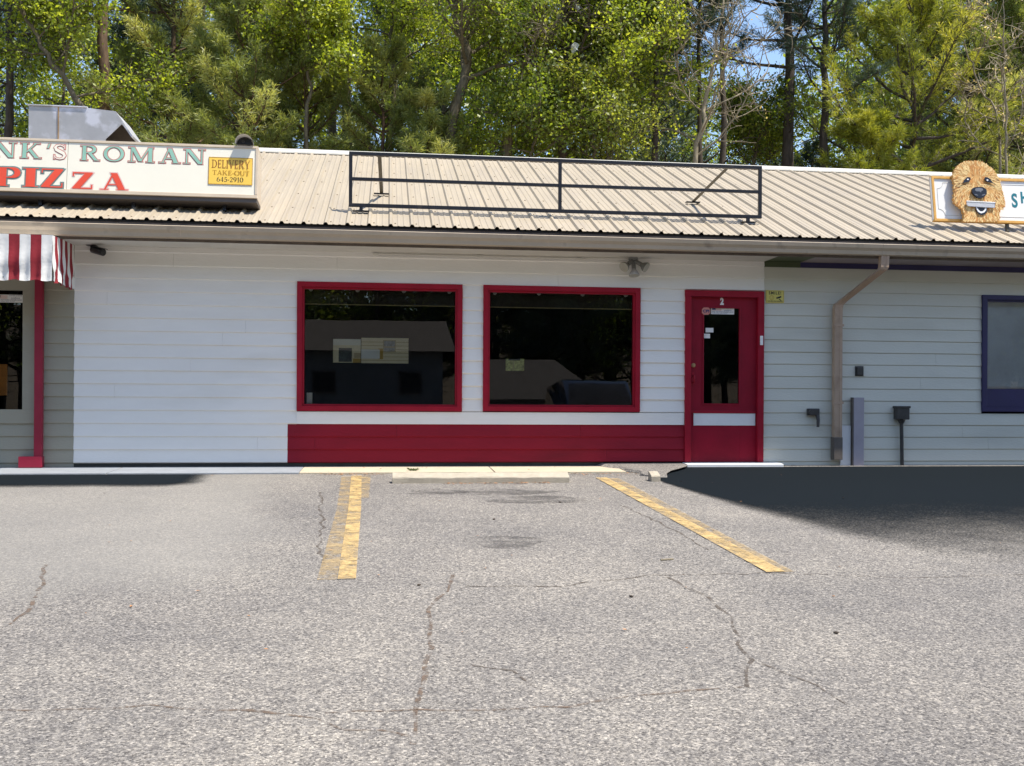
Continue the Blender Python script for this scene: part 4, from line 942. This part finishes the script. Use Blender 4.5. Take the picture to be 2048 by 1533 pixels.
shape('nose_shine', [(1050, 700), (1120, 690), (1190, 705), (1200, 740), (1160, 755), (1150, 790), (1120, 765), (1060, 765), (1030, 740)], nose_hi, -.117, -.1152, dh)
for cx in (1050, 1200): shape('nostril_shine', el2(cx, 838, 38, 10, 14, .35 if cx < 1100 else -.35), nose_hi, -.117, -.1152, dh)
shape('mouth', [(1025, 1060), (1260, 1060), (1268, 1150), (1240, 1220), (1190, 1250), (1140, 1260), (1085, 1240), (1045, 1180), (1028, 1110)], nose_m, -.098, -.0955, dh)
shape('teeth', [(1032, 1080), (1055, 1085), (1085, 1150), (1120, 1180), (1160, 1182), (1205, 1150), (1235, 1075), (1260, 1072), (1245, 1150), (1195, 1205), (1130, 1222), (1075, 1190), (1050, 1140)], whitep, -.100, -.0982, dh)
shape('comb', [(850, 975), (1400, 1000), (1430, 1010), (1420, 1100), (1390, 1108), (1160, 1098), (880, 1075), (845, 1040)], comb_m, -.108, -.1005, dh)
bm = bmesh.new(); u, v = dpt(845, 968), dpt(1430, 1000); bar(bm, (u[0], -.108, u[1]), (v[0], -.108, v[1]), .012, .012); obj('comb_spine', bm, whitep, dh)
bm = bmesh.new()
for i in range(30):
    zx = 865 + 18 * i; u, v = dpt(zx, 985 + i * .8), dpt(zx, 1070 + i); bar(bm, (u[0], -.1095, u[1]), (v[0], -.1095, v[1]), .0045, .002)
obj('comb_teeth', bm, whitep, dh)
hx = at(2027, 400, DY)[0]
text('lettering', 'S', hx, DY - .002, at(2030, 413, DY)[2], .185, teal_let, dgs, 'LEFT', sx=.72, bold=.006)
text('lettering', 'H', hx + .13, DY - .002, at(2040, 404, DY)[2], .15, teal_let, dgs, 'LEFT', sx=.8, bold=.006)
for x in (8.19, 9.8):
    bm = bmesh.new(); bar(bm, (x, .03, roofz(.03)), (x, .03, DZ0), .04, .03); obj('leg', bm, grey_steel, dgs)
dgs.rotation_euler = (-rad(8), 0, 0)

# ================================================================== SMALL THINGS ON THE GROUND
def wheel_stop(x0, x1, y, label, seed):
    z = gz(y); bm = bmesh.new(); pr = [(-.075, -.02), (-.072, .055), (-.060, .066), (.045, .105), (.065, .098), (.075, .03), (.075, -.02)]; rr = random.Random(seed)
    n = max(2, int((x1 - x0) / .1)); R_ = []
    for i in range(n + 1):
        x = x0 + (x1 - x0) * i / n; R_.append([bm.verts.new((x + (rr.uniform(-.006, .006) if 0 < i < n else 0), y + a + rr.uniform(-.003, .003), z + b + rr.uniform(-.004, .004))) for a, b in pr])
    for a, b in zip(R_, R_[1:]):
        for k in range(len(pr) - 1): bm.faces.new((a[k], a[k + 1], b[k + 1], b[k]))
    bm.faces.new(R_[0][::-1]); bm.faces.new(R_[-1])
    return tag(obj('wheel_stop', bm, stop_m, None, bevel=.006), label, 'wheel stop', 'concrete wheel stops')
wheel_stop(.055, 1.99, -1.50, 'long pale concrete wheel stop between the two yellow lines', 1)
wheel_stop(2.925, 3.03, -1.45, 'shortened concrete wheel stop stub at the left corner of the painted dark shadow', 2)  # cut short to the end still showing in the image
bm = bmesh.new(); rr = random.Random(5)
def leaf_bits(n, xr, yr, zf, s0, s1):
    for _ in range(n):
        x, y = rr.uniform(*xr), rr.gauss((yr[0] + yr[1]) / 2, (yr[1] - yr[0]) / 3); z = zf(x, y) + .004 + rr.random() * .008; s = rr.uniform(s0, s1); a = rr.uniform(0, 6.3)
        c, d = math.cos(a) * s, math.sin(a) * s; tz = rr.uniform(-.4, .4) * s
        bm.faces.new([bm.verts.new(v) for v in ((x - c, y - d, z - tz * .2), (x - d * .4, y + c * .4, z + abs(tz)), (x + c, y + d, z + tz * .2), (x + d * .4, y - c * .4, z))])
leaf_bits(160, (.6, 1.8), (-1.66, -1.585), lambda x, y: gz(y), .008, .022); leaf_bits(120, (-.75, 0.0), (-.86, -.76), lambda x, y: gz(y), .008, .02); leaf_bits(90, (2.0, 3.0), (-.95, -.76), lambda x, y: gz(y), .008, .02)
leaf_bits(60, (-3, 5), (-8, -2), lambda x, y: gz(y), .008, .02); leaf_bits(16, (-1.2, 2.7), (-.7, -.1), lambda x, y: -.05, .008, .02)
o = kind(tag(obj('fallen_leaves', bm, litter_m, None), 'brown fallen leaves scattered along the kerb and wheel stop', 'fallen leaves'), 'stuff')
c = gnd(826, 944)
bm = bmesh.new()
for i in range(26):
    a = rr.uniform(0, 6.3); L = rr.uniform(.03, .085); b = Vector((c[0] + rr.uniform(-.04, .04), -.60 + rr.uniform(-.02, .02), -.062)); t_ = b + Vector((math.cos(a) * L, math.sin(a) * L * .5, rr.uniform(.01, .045))); s = Vector((-math.sin(a), math.cos(a), 0)) * .008
    bm.faces.new([bm.verts.new(v) for v in (b, (b + t_) / 2 + s + Vector((0, 0, .008)), t_, (b + t_) / 2 - s + Vector((0, 0, .008)))])
tag(obj('weed', bm, weed_m, None), 'small green weed in the walk behind the wheel stop', 'weed')
bm = bmesh.new(); c = gnd(1335, 1122); bar(bm, (c[0] - .05, c[1], gz(c[1]) + .008), (c[0] + .05, c[1] + .03, gz(c[1]) + .008), .012, .008); tag(obj('stick', bm, bark_pale, None), 'short pale stick lying on the asphalt near the right yellow line', 'stick')
for px, py, lb in ((988, 1040, 'small dark cone on the asphalt inside the bay, nearest the wheel stop'), (1120, 1006, 'small dark cone on the asphalt just in front of the wheel stop'), (1262, 1195, 'small dark cone on the asphalt below the right yellow line'), (838, 1172, 'brown cone on the asphalt below the left yellow line'), (1672, 1268, 'small dark cone on the open asphalt at the right')):
    c = gnd(px, py); bm = bmesh.new(); a = rnd.uniform(0, 3); tube(bm, [(c[0] + math.cos(a) * s, c[1] + math.sin(a) * s, gz(c[1]) + .007) for s in (-.015, -.006, .006, .016)], [.002, .007, .006, .001], 7); tag(obj('pine_cone', bm, bark_dark, None), lb, 'pine cone', 'cones dropped on the asphalt')

# ================================================================== TREES
class Geo:
    def __init__(s): s.v = []; s.q = []; s.n = 0; s.t = []
    def add(s, v, q, tone=None):
        s.v.append(v); s.q.append(q + s.n); s.n += len(v)
        if tone is not None: s.t.append(tone)
    def mesh(s, name):
        v = np.concatenate(s.v); q = np.concatenate(s.q); k = q.shape[1]; me = bpy.data.meshes.new(name)
        me.vertices.add(len(v)); me.vertices.foreach_set('co', v.astype(np.float32).ravel())
        me.loops.add(q.size); me.loops.foreach_set('vertex_index', q.astype(np.int32).ravel())
        me.polygons.add(len(q)); me.polygons.foreach_set('loop_start', np.arange(0, q.size, k, dtype=np.int32))
        if s.t:
            a = me.attributes.new('tone', 'FLOAT', 'POINT'); a.data.foreach_set('value', np.concatenate(s.t).astype(np.float32))
        me.update(calc_edges=True); return me
def nrmz(a): return a / np.maximum(np.linalg.norm(a, axis=-1, keepdims=True), 1e-9)
def ntube(G, P, R, n=5):
    P = np.asarray(P, float); R = np.asarray(R, float); m = len(P)
    D = nrmz(np.gradient(P, axis=0)); ref = np.array([.31, .27, .91]) if abs(D[0] @ np.array([.31, .27, .91])) < .9 else np.array([1., 0, 0])
    U = nrmz(np.cross(D, ref)); W = np.cross(D, U); a = np.arange(n) * 2 * np.pi / n
    V = P[:, None] + R[:, None, None] * (np.cos(a)[None, :, None] * U[:, None] + np.sin(a)[None, :, None] * W[:, None])
    i = np.arange(m - 1)[:, None] * n; k = np.arange(n)[None]; k2 = (k + 1) % n
    G.add(V.reshape(-1, 3), np.stack([i + k, i + k2, i + n + k2, i + n + k], -1).reshape(-1, 4))
def leaves(G, C, tone, size, rng, per, spread, up=.6):
    """per leaf rhombs round every centre of C"""
    n = len(C) * per; c = np.repeat(C, per, 0) + rng.normal(0, spread, (n, 3)) * np.array([1, 1, .7]); tn = np.clip(np.repeat(tone, per) + rng.normal(0, .09, n), 0, 1)
    nm = nrmz(rng.normal(0, 1, (n, 3)) + np.array([0, -.25, up])); a = nrmz(np.cross(nm, rng.normal(0, 1, (n, 3)))); b = np.cross(nm, a); s = size * rng.uniform(.6, 1.3, n)[:, None]
    V = np.stack([c - a * s * .55, c + b * s * .36 + nm * s * .10, c + a * s * .6, c - b * s * .36 + nm * s * .10], 1)
    G.add(V.reshape(-1, 3), np.arange(n * 4).reshape(-1, 4), np.repeat(tn, 4))
def needles(G, C, D, tone, L, rng, per, wd, spread=.75):
    """a brush of needles on every shoot centre C pointing along D"""
    n = len(C) * per; d = nrmz(np.repeat(D, per, 0) + rng.normal(0, spread, (n, 3))); c = np.repeat(C, per, 0) + rng.normal(0, .03, (n, 3)); tn = np.clip(np.repeat(tone, per) + rng.normal(0, .10, n), 0, 1)
    s = nrmz(np.cross(d, rng.normal(0, 1, (n, 3)))); l = L * rng.uniform(.65, 1.2, n)[:, None]
    droop = np.array([0, 0, -.12]) * l
    V = np.stack([c - s * wd, c + d * l * .55 - s * wd * .9, c + d * l + droop, c + d * l * .55 + s * wd * .9], 1)
    G.add(V.reshape(-1, 3), np.arange(n * 4).reshape(-1, 4), np.repeat(tn, 4))
def walk(p, d, L, n, rng, wander, lift):
    P = [np.array(p, float)]; d = np.array(d, float)
    for i in range(n):
        d = nrmz(d + rng.normal(0, wander, 3) + np.array([0, 0, lift])); P.append(P[-1] + d * L / n)
    return np.array(P)
def deciduous(seed, trunk, r0, reach, z_lo, dens, size, per=13, lvl3=True, nb=13, bare=False, spread=.16, clear=0.0):
    """trunk = list of (x, y, z) relative to the foot; limbs from z_lo upward"""
    rng = np.random.default_rng(seed); T = Geo(); Lf = Geo(); tr = np.array(trunk, float)
    s = np.linspace(0, 1, 26); k = np.linspace(0, 1, len(tr)); P = np.stack([np.interp(s, k, tr[:, i]) for i in range(3)], 1)
    P[1:-1] = (P[:-2] + P[1:-1] * 2 + P[2:]) / 4; P[1:-1] += rng.normal(0, .03, (24, 3)); ntube(T, P, r0 * (1 - .82 * s), 9); H = P[-1, 2]; C = []; tn = []
    for i in range(nb):
        z = z_lo + (H - z_lo) * (i + rng.uniform(0, .8)) / nb; j = np.argmin(abs(P[:, 2] - z)); p = P[j]; f = (z - z_lo) / max(H - z_lo, .1); az = i * 2.4 + rng.uniform(-.5, .5)
        d = np.array([math.cos(az), math.sin(az), rng.uniform(.25, .9)]); L = reach * (1 - .55 * f) * rng.uniform(.7, 1.15); R = r0 * (1 - .82 * j / 25) * (.36 if bare else .5)
        Q = walk(p, nrmz(d), L, 8, rng, .16, .03); ntube(T, Q, np.linspace(R, .012, 9), 6)
        for m in range(2, 9):
            for _ in range(1 if bare and m % 2 else 2):
                d2 = nrmz(Q[m] - Q[m - 1]) + rng.normal(0, .75, 3); Q2 = walk(Q[m], nrmz(d2), L * rng.uniform(.22, .42), 5, rng, .22, .03); ntube(T, Q2, np.linspace(max(.016, R * .3), .006, 6), 4)
                base = rng.normal(.5, .2)
                for q in (2, 3, 4, 5):
                    C.append(Q2[q]); tn.append(base)
                    if lvl3 and not (bare and rng.random() < .55):
                        d3 = nrmz(Q2[q] - Q2[q - 1]) + rng.normal(0, .8, 3); Q3 = walk(Q2[q], nrmz(d3), rng.uniform(.25, .6), 3, rng, .25, 0); ntube(T, Q3, np.array([.007, .006, .005, .004]) * (1.3 if bare else 1), 3); C += [Q3[2], Q3[3]]; tn += [base, base]
    C = np.array(C); tn = np.array(tn); keep = rng.random(len(C)) < dens
    if clear: keep &= ~((C[:, 1] < .25) & (np.abs(C[:, 0] - np.interp(C[:, 2], P[:, 2], P[:, 0])) < clear))
    leaves(Lf, C[keep], tn[keep], size, rng, per, spread); return T, Lf
def pine(seed, H, r0, z_lo, reach, needle_per=15, whorl=.55, nlen=.19, wd=.0085, lean=(0, 0), sparse=1.0, lift=.05, dead=6):
    rng = np.random.default_rng(seed); T = Geo(); N = Geo(); s = np.linspace(0, 1, 22); P = np.stack([lean[0] * s * H, lean[1] * s * H, s * H], 1) + rng.normal(0, .025, (22, 3)); P[:, 2] = s * H
    ntube(T, P, r0 * (1 - .9 * s), 10); C = []; D = []; tn = []; z = z_lo
    while z < H - .2:
        f = (z - z_lo) / (H - z_lo); nb = rng.integers(4, 6); a0 = rng.uniform(0, 6.3)
        for b in range(nb):
            if rng.random() > sparse: continue
            az = a0 + b * 6.283 / nb + rng.uniform(-.3, .3); L = reach * ((1 - f) ** .7 * .9 + .1) * rng.uniform(.7, 1.15); zz = z + rng.uniform(-.15, .15); p = np.array([np.interp(zz, P[:, 2], P[:, 0]), np.interp(zz, P[:, 2], P[:, 1]), zz])
            Q = walk(p, nrmz(np.array([math.cos(az), math.sin(az), .15 + .5 * f])), L, 7, rng, .10, lift); ntube(T, Q, np.linspace(.012 + .014 * L, .008, 8), 5); base = np.clip(rng.normal(.48, .17), .1, .95)
            for m in range(2, 8):
                for sd in (-1, 1, 0):
                    ax = nrmz(Q[m] - Q[m - 1]); side = np.cross(ax, [0, 0, 1]) * sd; d2 = nrmz(ax * .9 + side * .9 + rng.normal(0, .25, 3) + np.array([0, 0, .25])); L2 = L * rng.uniform(.16, .30) * (1.15 - m / 12) + .12
                    Q2 = walk(Q[m], d2, L2, 3, rng, .15, .08); ntube(T, Q2, np.array([.010, .008, .006, .005]), 3)
                    for q in (1, 2, 3):
                        C.append(Q2[q]); D.append(nrmz(Q2[q] - Q2[q - 1])); tn.append(base + rng.normal(0, .06))
        z += whorl * rng.uniform(.75, 1.25)
    for i in range(dead):                                            # bare snags below the crown
        zz = z_lo * rng.uniform(.45, 1.0); az = rng.uniform(0, 6.3); Q = walk((np.interp(zz, P[:, 2], P[:, 0]), np.interp(zz, P[:, 2], P[:, 1]), zz), (math.cos(az), math.sin(az), rng.uniform(-.2, .3)), rng.uniform(.6, 1.8), 5, rng, .2, 0); ntube(T, Q, np.linspace(.022, .006, 6), 4)
    needles(N, np.array(C), np.array(D), np.array(tn), nlen, rng, needle_per, wd); return T, N
def plant(name, label, cat, x, y, TL, bark, leafm, group=None, rz=0.0, crown='crown'):
    z = hill(x, y); t = thing(name, label, cat, (0, 0, 0), group)
    for nm, G, m in (('trunk', TL[0], bark), (crown, TL[1], leafm)):
        if not G.v: continue
        me = G.mesh(nm); o = finish(nm, me, m, t)
        if nm == 'trunk': me.polygons.foreach_set('use_smooth', [True] * len(me.polygons))
    t.location = (x, y, z); t.rotation_euler = (0, 0, rz); return t
def X(px, Y, py=200): return at(px, py, Y)[0]
def Z(py, Y, px=1024): return at(px, py, Y)[2]
def trunk_px(pts, Y, foot=None):
    """trunk through photo points at depth Y, relative to its foot"""
    w_ = [at(a, b, Y) for a, b in pts]; x0 = w_[0][0] if foot is None else foot; z0 = hill(x0, Y)
    return x0, [(0, 0, 0)] + [(p[0] - x0, 0, p[2] - z0) for p in w_]
GP, GD, GB = 'pines behind the building', 'leafy trees behind the building', 'bare trees behind the building'

def tall_pine(label, px, Y, H, r, z_lo, reach, seed, bark, leaf, lean=(0, 0), **kw):
    x = X(px, Y); return plant('pine_tree', label, 'pine tree', x, Y, pine(seed, H, r, z_lo, reach, lean=lean, **kw), bark, leaf, GP)
def leafy(label, pts, Y, r, reach, py_lo, dens, size, seed, leaf, bark=None, foot=None, **kw):
    x, tr = trunk_px(pts, Y, foot); z = Z(py_lo, Y) - hill(x, Y)
    return plant('leafy_tree', label, 'leafy tree', x, Y, deciduous(seed, tr, r, reach, z, dens, size, **kw), bark or bark_grey, leaf, GD)
# pines, left to right
tall_pine('pine with a dark bare trunk at the far left edge', 18, 14, 15, .17, 8.8, 2.6, 11, bark_dark, needle_d, sparse=.8)
tall_pine('pine with a rough ruddy trunk behind the grey duct', 224, 12.3, 17, .22, 9.6, 3.0, 12, bark_brown, needle_d, lean=(-.022, 0), sparse=.6)
tall_pine('bushy green pine between the ruddy trunk and the lamp of the cream sign', 345, 13.2, 12.5, .16, 4.5, 2.5, 13, bark_brown, needle_g)
tall_pine('large bright green pine right behind the lamp of the cream sign', 490, 11.6, 11.0, .16, 3.0, 2.6, 14, bark_brown, needle_g, needle_per=17)
tall_pine('bushy green pine behind the roof, left end of the black frame', 612, 12.2, 9.9, .14, 3.0, 2.3, 15, bark_brown, needle_g)
tall_pine('low green pine above the left third of the black frame', 765, 11.8, 9.2, .13, 3.0, 2.2, 16, bark_brown, needle_g)
tall_pine('lowest dark green pine above the black frame', 855, 11.2, 7.9, .11, 3.0, 1.9, 17, bark_brown, needle_g)
tall_pine('slim straight trunked pine, left one of the close pair', 665, 15.5, 21, .17, 12.3, 2.8, 18, bark_grey, needle_d, sparse=.6)
tall_pine('straight dark trunked pine, right one of the close pair', 692, 15.2, 20, .20, 12.0, 2.8, 19, bark_dark, needle_d, lean=(.004, 0), sparse=.6)
tall_pine('thin dark trunked pine just left of the pale bare tree', 1312, 11.7, 15, .13, 9.3, 2.2, 20, bark_dark, needle_d, sparse=.55)
tall_pine('thin dark pine directly behind the pale bare tree', 1398, 12.6, 15, .11, 9.2, 2.0, 21, bark_dark, needle_d, sparse=.5)
tall_pine('thin dark trunked pine just right of the pale bare tree', 1444, 12.0, 15, .13, 9.8, 2.0, 22, bark_dark, needle_d, sparse=.45, dead=10)
tall_pine('thick dark trunked pine behind the right end of the black frame', 1578, 13.2, 17, .24, 9.4, 2.9, 23, bark_dark, needle_d, sparse=.5, dead=14)
tall_pine('dark trunked pine between the black frame and the lime green pine', 1648, 12.6, 14, .20, 8.4, 2.2, 24, bark_dark, needle_d, sparse=.6, dead=10)
tall_pine('broad lime green pine left of the dog sign', 1826, 11.6, 10.8, .17, 6.6, 3.3, 25, bark_dark, needle_y, needle_per=19, lift=.09)
tall_pine('low lime green pine right above the bare roof left of the dog sign', 1742, 10.6, 7.5, .11, 3.0, 2.3, 26, bark_dark, needle_y, needle_per=17)
tall_pine('tall green pine at the top right above the dog sign', 1935, 14.0, 15, .17, 6.0, 2.7, 27, bark_dark, needle_g)
tall_pine('dark green pine at the right edge behind the blossoming twigs', 2050, 13.2, 13, .16, 5.0, 2.5, 28, bark_dark, needle_g)
# leafy trees
leafy('yellow green leafy tree leaning left behind the grey duct', [(240, 320), (165, 215), (95, 110), (45, 20), (30, -60)], 11.2, .10, 2.3, 240, .5, .082, 31, leaf_yel, nb=12)
leafy('small yellow green tree with a white trunk between the pines', [(612, 260), (618, 150), (628, 90), (625, 40)], 11.3, .06, 1.4, 150, .5, .082, 32, leaf_yel, bark_grey, nb=8)
leafy('leafy tree with a curved forked trunk above the left half of the black frame', [(895, 260), (925, 165), (937, 110), (915, 50), (904, 0), (890, -90)], 11.3, .16, 3.1, 170, .55, .082, 33, leaf_yel, nb=16, clear=.5)
leafy('leafy tree with a trunk bending right above the middle of the black frame', [(1013, 312), (1020, 225), (1042, 150), (1080, 112), (1112, 55), (1128, -10), (1140, -80)], 11.2, .15, 3.0, 190, .50, .076, 34, leaf_grn, nb=16, clear=.45)
leafy('tall straight leafy tree above the centre post of the black frame', [(1124, 330), (1130, 200), (1136, 80), (1138, -80)], 11.5, .15, 2.9, 200, .48, .076, 35, leaf_olive, bark_dark, nb=16, clear=.45)
leafy('yellow green leafy tree leaning right beside the pale bare tree', [(1215, 330), (1242, 220), (1275, 110), (1290, 20), (1290, -80)], 11.4, .11, 2.3, 235, .55, .082, 36, leaf_yel, nb=15)
leafy('young green leafy tree low above the black frame, left of its centre post', [(1060, 335), (1068, 270), (1075, 190)], 10.9, .06, 1.7, 330, .5, .078, 37, leaf_grn, nb=9)
leafy('young olive leafy tree low above the black frame, right of its centre post', [(1190, 338), (1185, 280), (1195, 200)], 10.8, .06, 1.8, 335, .5, .078, 38, leaf_olive, nb=9)
leafy('leafy yellow green tree high at the left of the black frame', [(775, 320), (790, 180), (782, 60), (790, -70)], 13.4, .12, 2.6, 150, .5, .082, 39, leaf_yel, nb=13)
leafy('young olive tree low behind the right end of the black frame', [(1510, 345), (1508, 290), (1515, 230)], 14.0, .06, 2.0, 340, .55, .08, 40, leaf_grn, nb=10)
# bare trees
x, tr = trunk_px([(1388, 326), (1408, 235), (1420, 160), (1432, 100), (1447, 0), (1455, -60)], 10.6)
plant('bare_tree', 'pale bare forked tree behind the right half of the black frame', 'bare tree', x, 10.6, deciduous(51, tr, .075, 2.7, Z(310, 10.6) - hill(x, 10.6), .04, .06, per=3, nb=18, bare=True, spread=.05), bark_pale, leaf_mat('cream_bud', (.35, .28, .16), (.50, .40, .24), (.62, .55, .36)), GB)
x, tr = trunk_px([(2014, 340), (2010, 200), (2008, 80), (2006, -60)], 10.4)
plant('bare_tree', 'thin bare tree with cream buds above the dog sign', 'bare tree', x, 10.4, deciduous(52, tr, .04, 1.7, Z(330, 10.4) - hill(x, 10.4), .10, .065, per=4, nb=13, bare=True, spread=.05), bark_pale, MATS['cream_bud'], GB)
x, tr = trunk_px([(2000, 250), (1975, 190), (1935, 110), (1915, 40), (1922, -40)], 10.9)
plant('bare_tree', 'thin bare tree leaning left over the dog head', 'bare tree', x, 10.9, deciduous(53, tr, .035, 1.3, Z(260, 10.9) - hill(x, 10.9), .12, .065, per=4, nb=11, bare=True, spread=.05), bark_pale, MATS['cream_bud'], GB)
# silk webs in the top of the trees
for px, py, r, lb in ((1157, 17, .10, 'upper white silk web near the top of the leafy trees'), (1152, 98, .12, 'lower white silk web in front of the tall straight leafy tree')):
    p = at(px, py, 10.5); bm = bmesh.new(); ce = bm.verts.new(p); rr = random.Random(px); ring = [bm.verts.new((p[0] + r * math.cos(a) * k * .8, p[1] + .05 * math.sin(2 * a), p[2] + r * math.sin(a) * k)) for a, k in [(q * math.pi / 5 + rr.uniform(-.2, .2), rr.choice((.35, .5, .8, 1.3))) for q in range(10)]]
    for i in range(10): bm.faces.new((ce, ring[i], ring[(i + 1) % 10]))
    tag(obj('silk_web', bm, web_m, None), lb, 'silk web', 'silk webs in the trees')
# the far wood behind them, one mass
def wood(name, spots, seed):
    rng = np.random.default_rng(seed); V = {}
    def tr_(h): return [(0, 0, 0), (.1, .1, h * .5), (-.1, 0, h)]
    for i in range(2): V['d', i] = deciduous(seed + i, tr_(11), .13, 3.2, 2.0,   .6, .13, per=10, nb=15, lvl3=False, spread=.3)
    for i in range(2): V['p', i] = pine(seed + 5 + i, 11, .15, 2.0, 2.7, needle_per=9, whorl=.75, nlen=.26, wd=.014)
    M = {'bark': Geo(), 'a': Geo(), 'b': Geo()}
    for x, y, kd, sc in spots:
        T, L = V[kd, int(rng.integers(2))]; a = rng.uniform(0, 6.3); c, s = math.cos(a), math.sin(a); R = np.array([[c, s, 0], [-s, c, 0], [0, 0, 1]]) * sc; o = np.array([x, y, hill(x, y)])
        for G, src in ((M['bark'], T), (M['a' if kd == 'd' else 'b'], L)):
            v = np.concatenate(src.v) @ R + o; G.add(v, np.concatenate(src.q), np.clip(np.concatenate(src.t) + rng.normal(0, .1), 0, 1) if src.t else None)
    t = thing(name, 'far wood', 'wood'); del t['label']; del t['category']; kind(t, 'stuff')
    t['label'] = {'woodland': 'dense far wood of mixed trees filling the hillside', 'wood_across_the_lot': 'line of trees across the lot seen only in the window glass'}[name]; t['category'] = 'wood'
    for nm, G, m in (('trunks', M['bark'], bark_dark), ('leaf_crowns', M['a'], leaf_grn), ('needle_crowns', M['b'], needle_d)):
        finish(nm, G.mesh(nm), m, t)
rng = np.random.default_rng(3); sp = []
for Y, step in ((19.5, 2.7), (24, 2.9), (30, 3.2)):
    x = X(-250, Y)
    while x < X(2300, Y):
        xx, yy = x + rng.uniform(-.8, .8), Y + rng.uniform(-1.5, 1.5); c, d = xx, yy + DIST; px = 1024 + F_PX * (c * math.cos(YAW) - d * math.sin(YAW)) / (c * math.sin(YAW) + d * math.cos(YAW))
        top = .75 + ((HY - (215 if 1345 < px < 1680 else (95 if (40 < px < 300 or 600 < px < 720) else -60))) / F_PX) * d
        sp.append((xx, yy, 'd' if rng.random() < .55 else 'p', max(.45, (top - hill(xx, yy)) / 11 * rng.uniform(.92, 1.04)))); x += step
wood('woodland', sp, 70)

# ================================================================== ACROSS THE LOT (seen in the glass)
hs = thing('house', 'dark low house with a brown shingle roof across the lot, seen in the window glass', 'house', (-3, -36, gz(-20)))
zg = gz(-20) - .1
bm = bmesh.new(); B(bm, -10.5, 2.6, -41, -35, zg, 3.2); obj('wall', bm, house_w, hs)
bm = bmesh.new()
A = [bm.verts.new(v) for v in ((-11, -34.4, 3.1), (3.2, -34.4, 3.1), (2.9, -38, 4.8), (-11, -38, 4.8), (-11, -41.6, 3.1), (3.2, -41.6, 3.1))]
bm.faces.new((A[0], A[1], A[2], A[3])); bm.faces.new((A[3], A[2], A[5], A[4])); bm.faces.new((A[1], A[5], A[2])); obj('roof', bm, shingle, hs)
for x in (-7.5, -3.5, .5):
    f = obj('window', box(x, x + 1.1, -34.99, -34.93, 1.1, 2.2), shingle, hs); obj('pane', box(x + .08, x + 1.02, -34.925, -34.91, 1.18, 2.12), dark_in, f)
sh = thing('shed', 'brown roofed shed across the lot, seen in the window glass', 'shed', (7, -34, zg)); obj('wall', box(4.6, 9.2, -37, -33.5, zg, 1.0), house_w, sh)
bm = bmesh.new(); A = [bm.verts.new(v) for v in ((4.2, -33, .9), (10.2, -33, .9), (8.0, -35.5, 2.8), (4.2, -35.5, 2.8), (4.2, -38, .9), (10.2, -38, .9))]; bm.faces.new(A[:4]); bm.faces.new((A[3], A[2], A[5], A[4])); bm.faces.new((A[1], A[5], A[2])); obj('roof', bm, shingle, sh)
cr = thing('parked_car', 'dark blue parked car beside the photographer, seen in the right window glass', 'car', (4.8, -11, gz(-11)))
def cz(y): return gz(y)
bm = bmesh.new(); g0 = gz(-11)
def car_prism(bm, pts, x0, x1, taper=0.0):
    a = [bm.verts.new((x0 + (taper if z > g0 + 1.1 else 0), y, z)) for y, z in pts]; b = [bm.verts.new((x1 - (taper if z > g0 + 1.1 else 0), y, z)) for y, z in pts]; n = len(pts)
    bm.faces.new(a); bm.faces.new(b[::-1])
    for i in range(n): bm.faces.new((a[i], b[i], b[(i + 1) % n], a[(i + 1) % n]))
car_prism(bm, [(-8.75, g0 + .45), (-8.7, g0 + .85), (-8.85, g0 + 1.02), (-10.0, g0 + 1.16), (-10.75, g0 + 1.88), (-11.1, g0 + 1.96), (-13.1, g0 + 1.93), (-13.4, g0 + 1.2), (-13.42, g0 + .5), (-13.2, g0 + .38), (-9.0, g0 + .36)], 3.95, 5.85, .16)
obj('body', bm, car_navy, cr, bevel=.04, smooth=True)
bm = bmesh.new(); A = [bm.verts.new(v) for v in ((4.13, -10.02, g0 + 1.20), (5.67, -10.02, g0 + 1.20), (5.58, -10.66, g0 + 1.83), (4.22, -10.66, g0 + 1.83))]; bm.faces.new(A); bmesh.ops.translate(bm, verts=bm.verts, vec=(0, .012, .012)); obj('windshield', bm, glass_dark, cr)
obj('grille', box(4.35, 5.45, -8.70, -8.66, g0 + .62, g0 + .82), black_pl, cr)
for x in (4.02, 5.50): obj('headlight', box(x, x + .28, -8.72, -8.655, g0 + .70, g0 + .84), chrome, cr, bevel=.01)
for x in (3.94, 5.62):
    for y in (-9.6, -12.5):
        bm = bmesh.new(); tube(bm, [(x, y, g0 + .36), (x + .24, y, g0 + .36)], .36, 24); wh = obj('wheel', bm, rubber, cr, bevel=.02)
        bm = bmesh.new(); tube(bm, [(x - .01, y, g0 + .36), (x + .25, y, g0 + .36)], .21, 16); obj('rim', bm, galv, wh)
cr.rotation_euler = (math.atan(GS), 0, 0)
_h = hill
def hill(x, y): return zg if y < -20 else _h(x, y)
sp = []
for Y in (-43, -48, -54):
    x = -48
    while x < 60: sp.append((x + rng.uniform(-1, 1), Y + rng.uniform(-2, 2), 'd' if rng.random() < .6 else 'p', rng.uniform(1.35, 1.75) * (1.25 if Y < -46 else 1))); x += 3.3
wood('wood_across_the_lot', sp, 90)
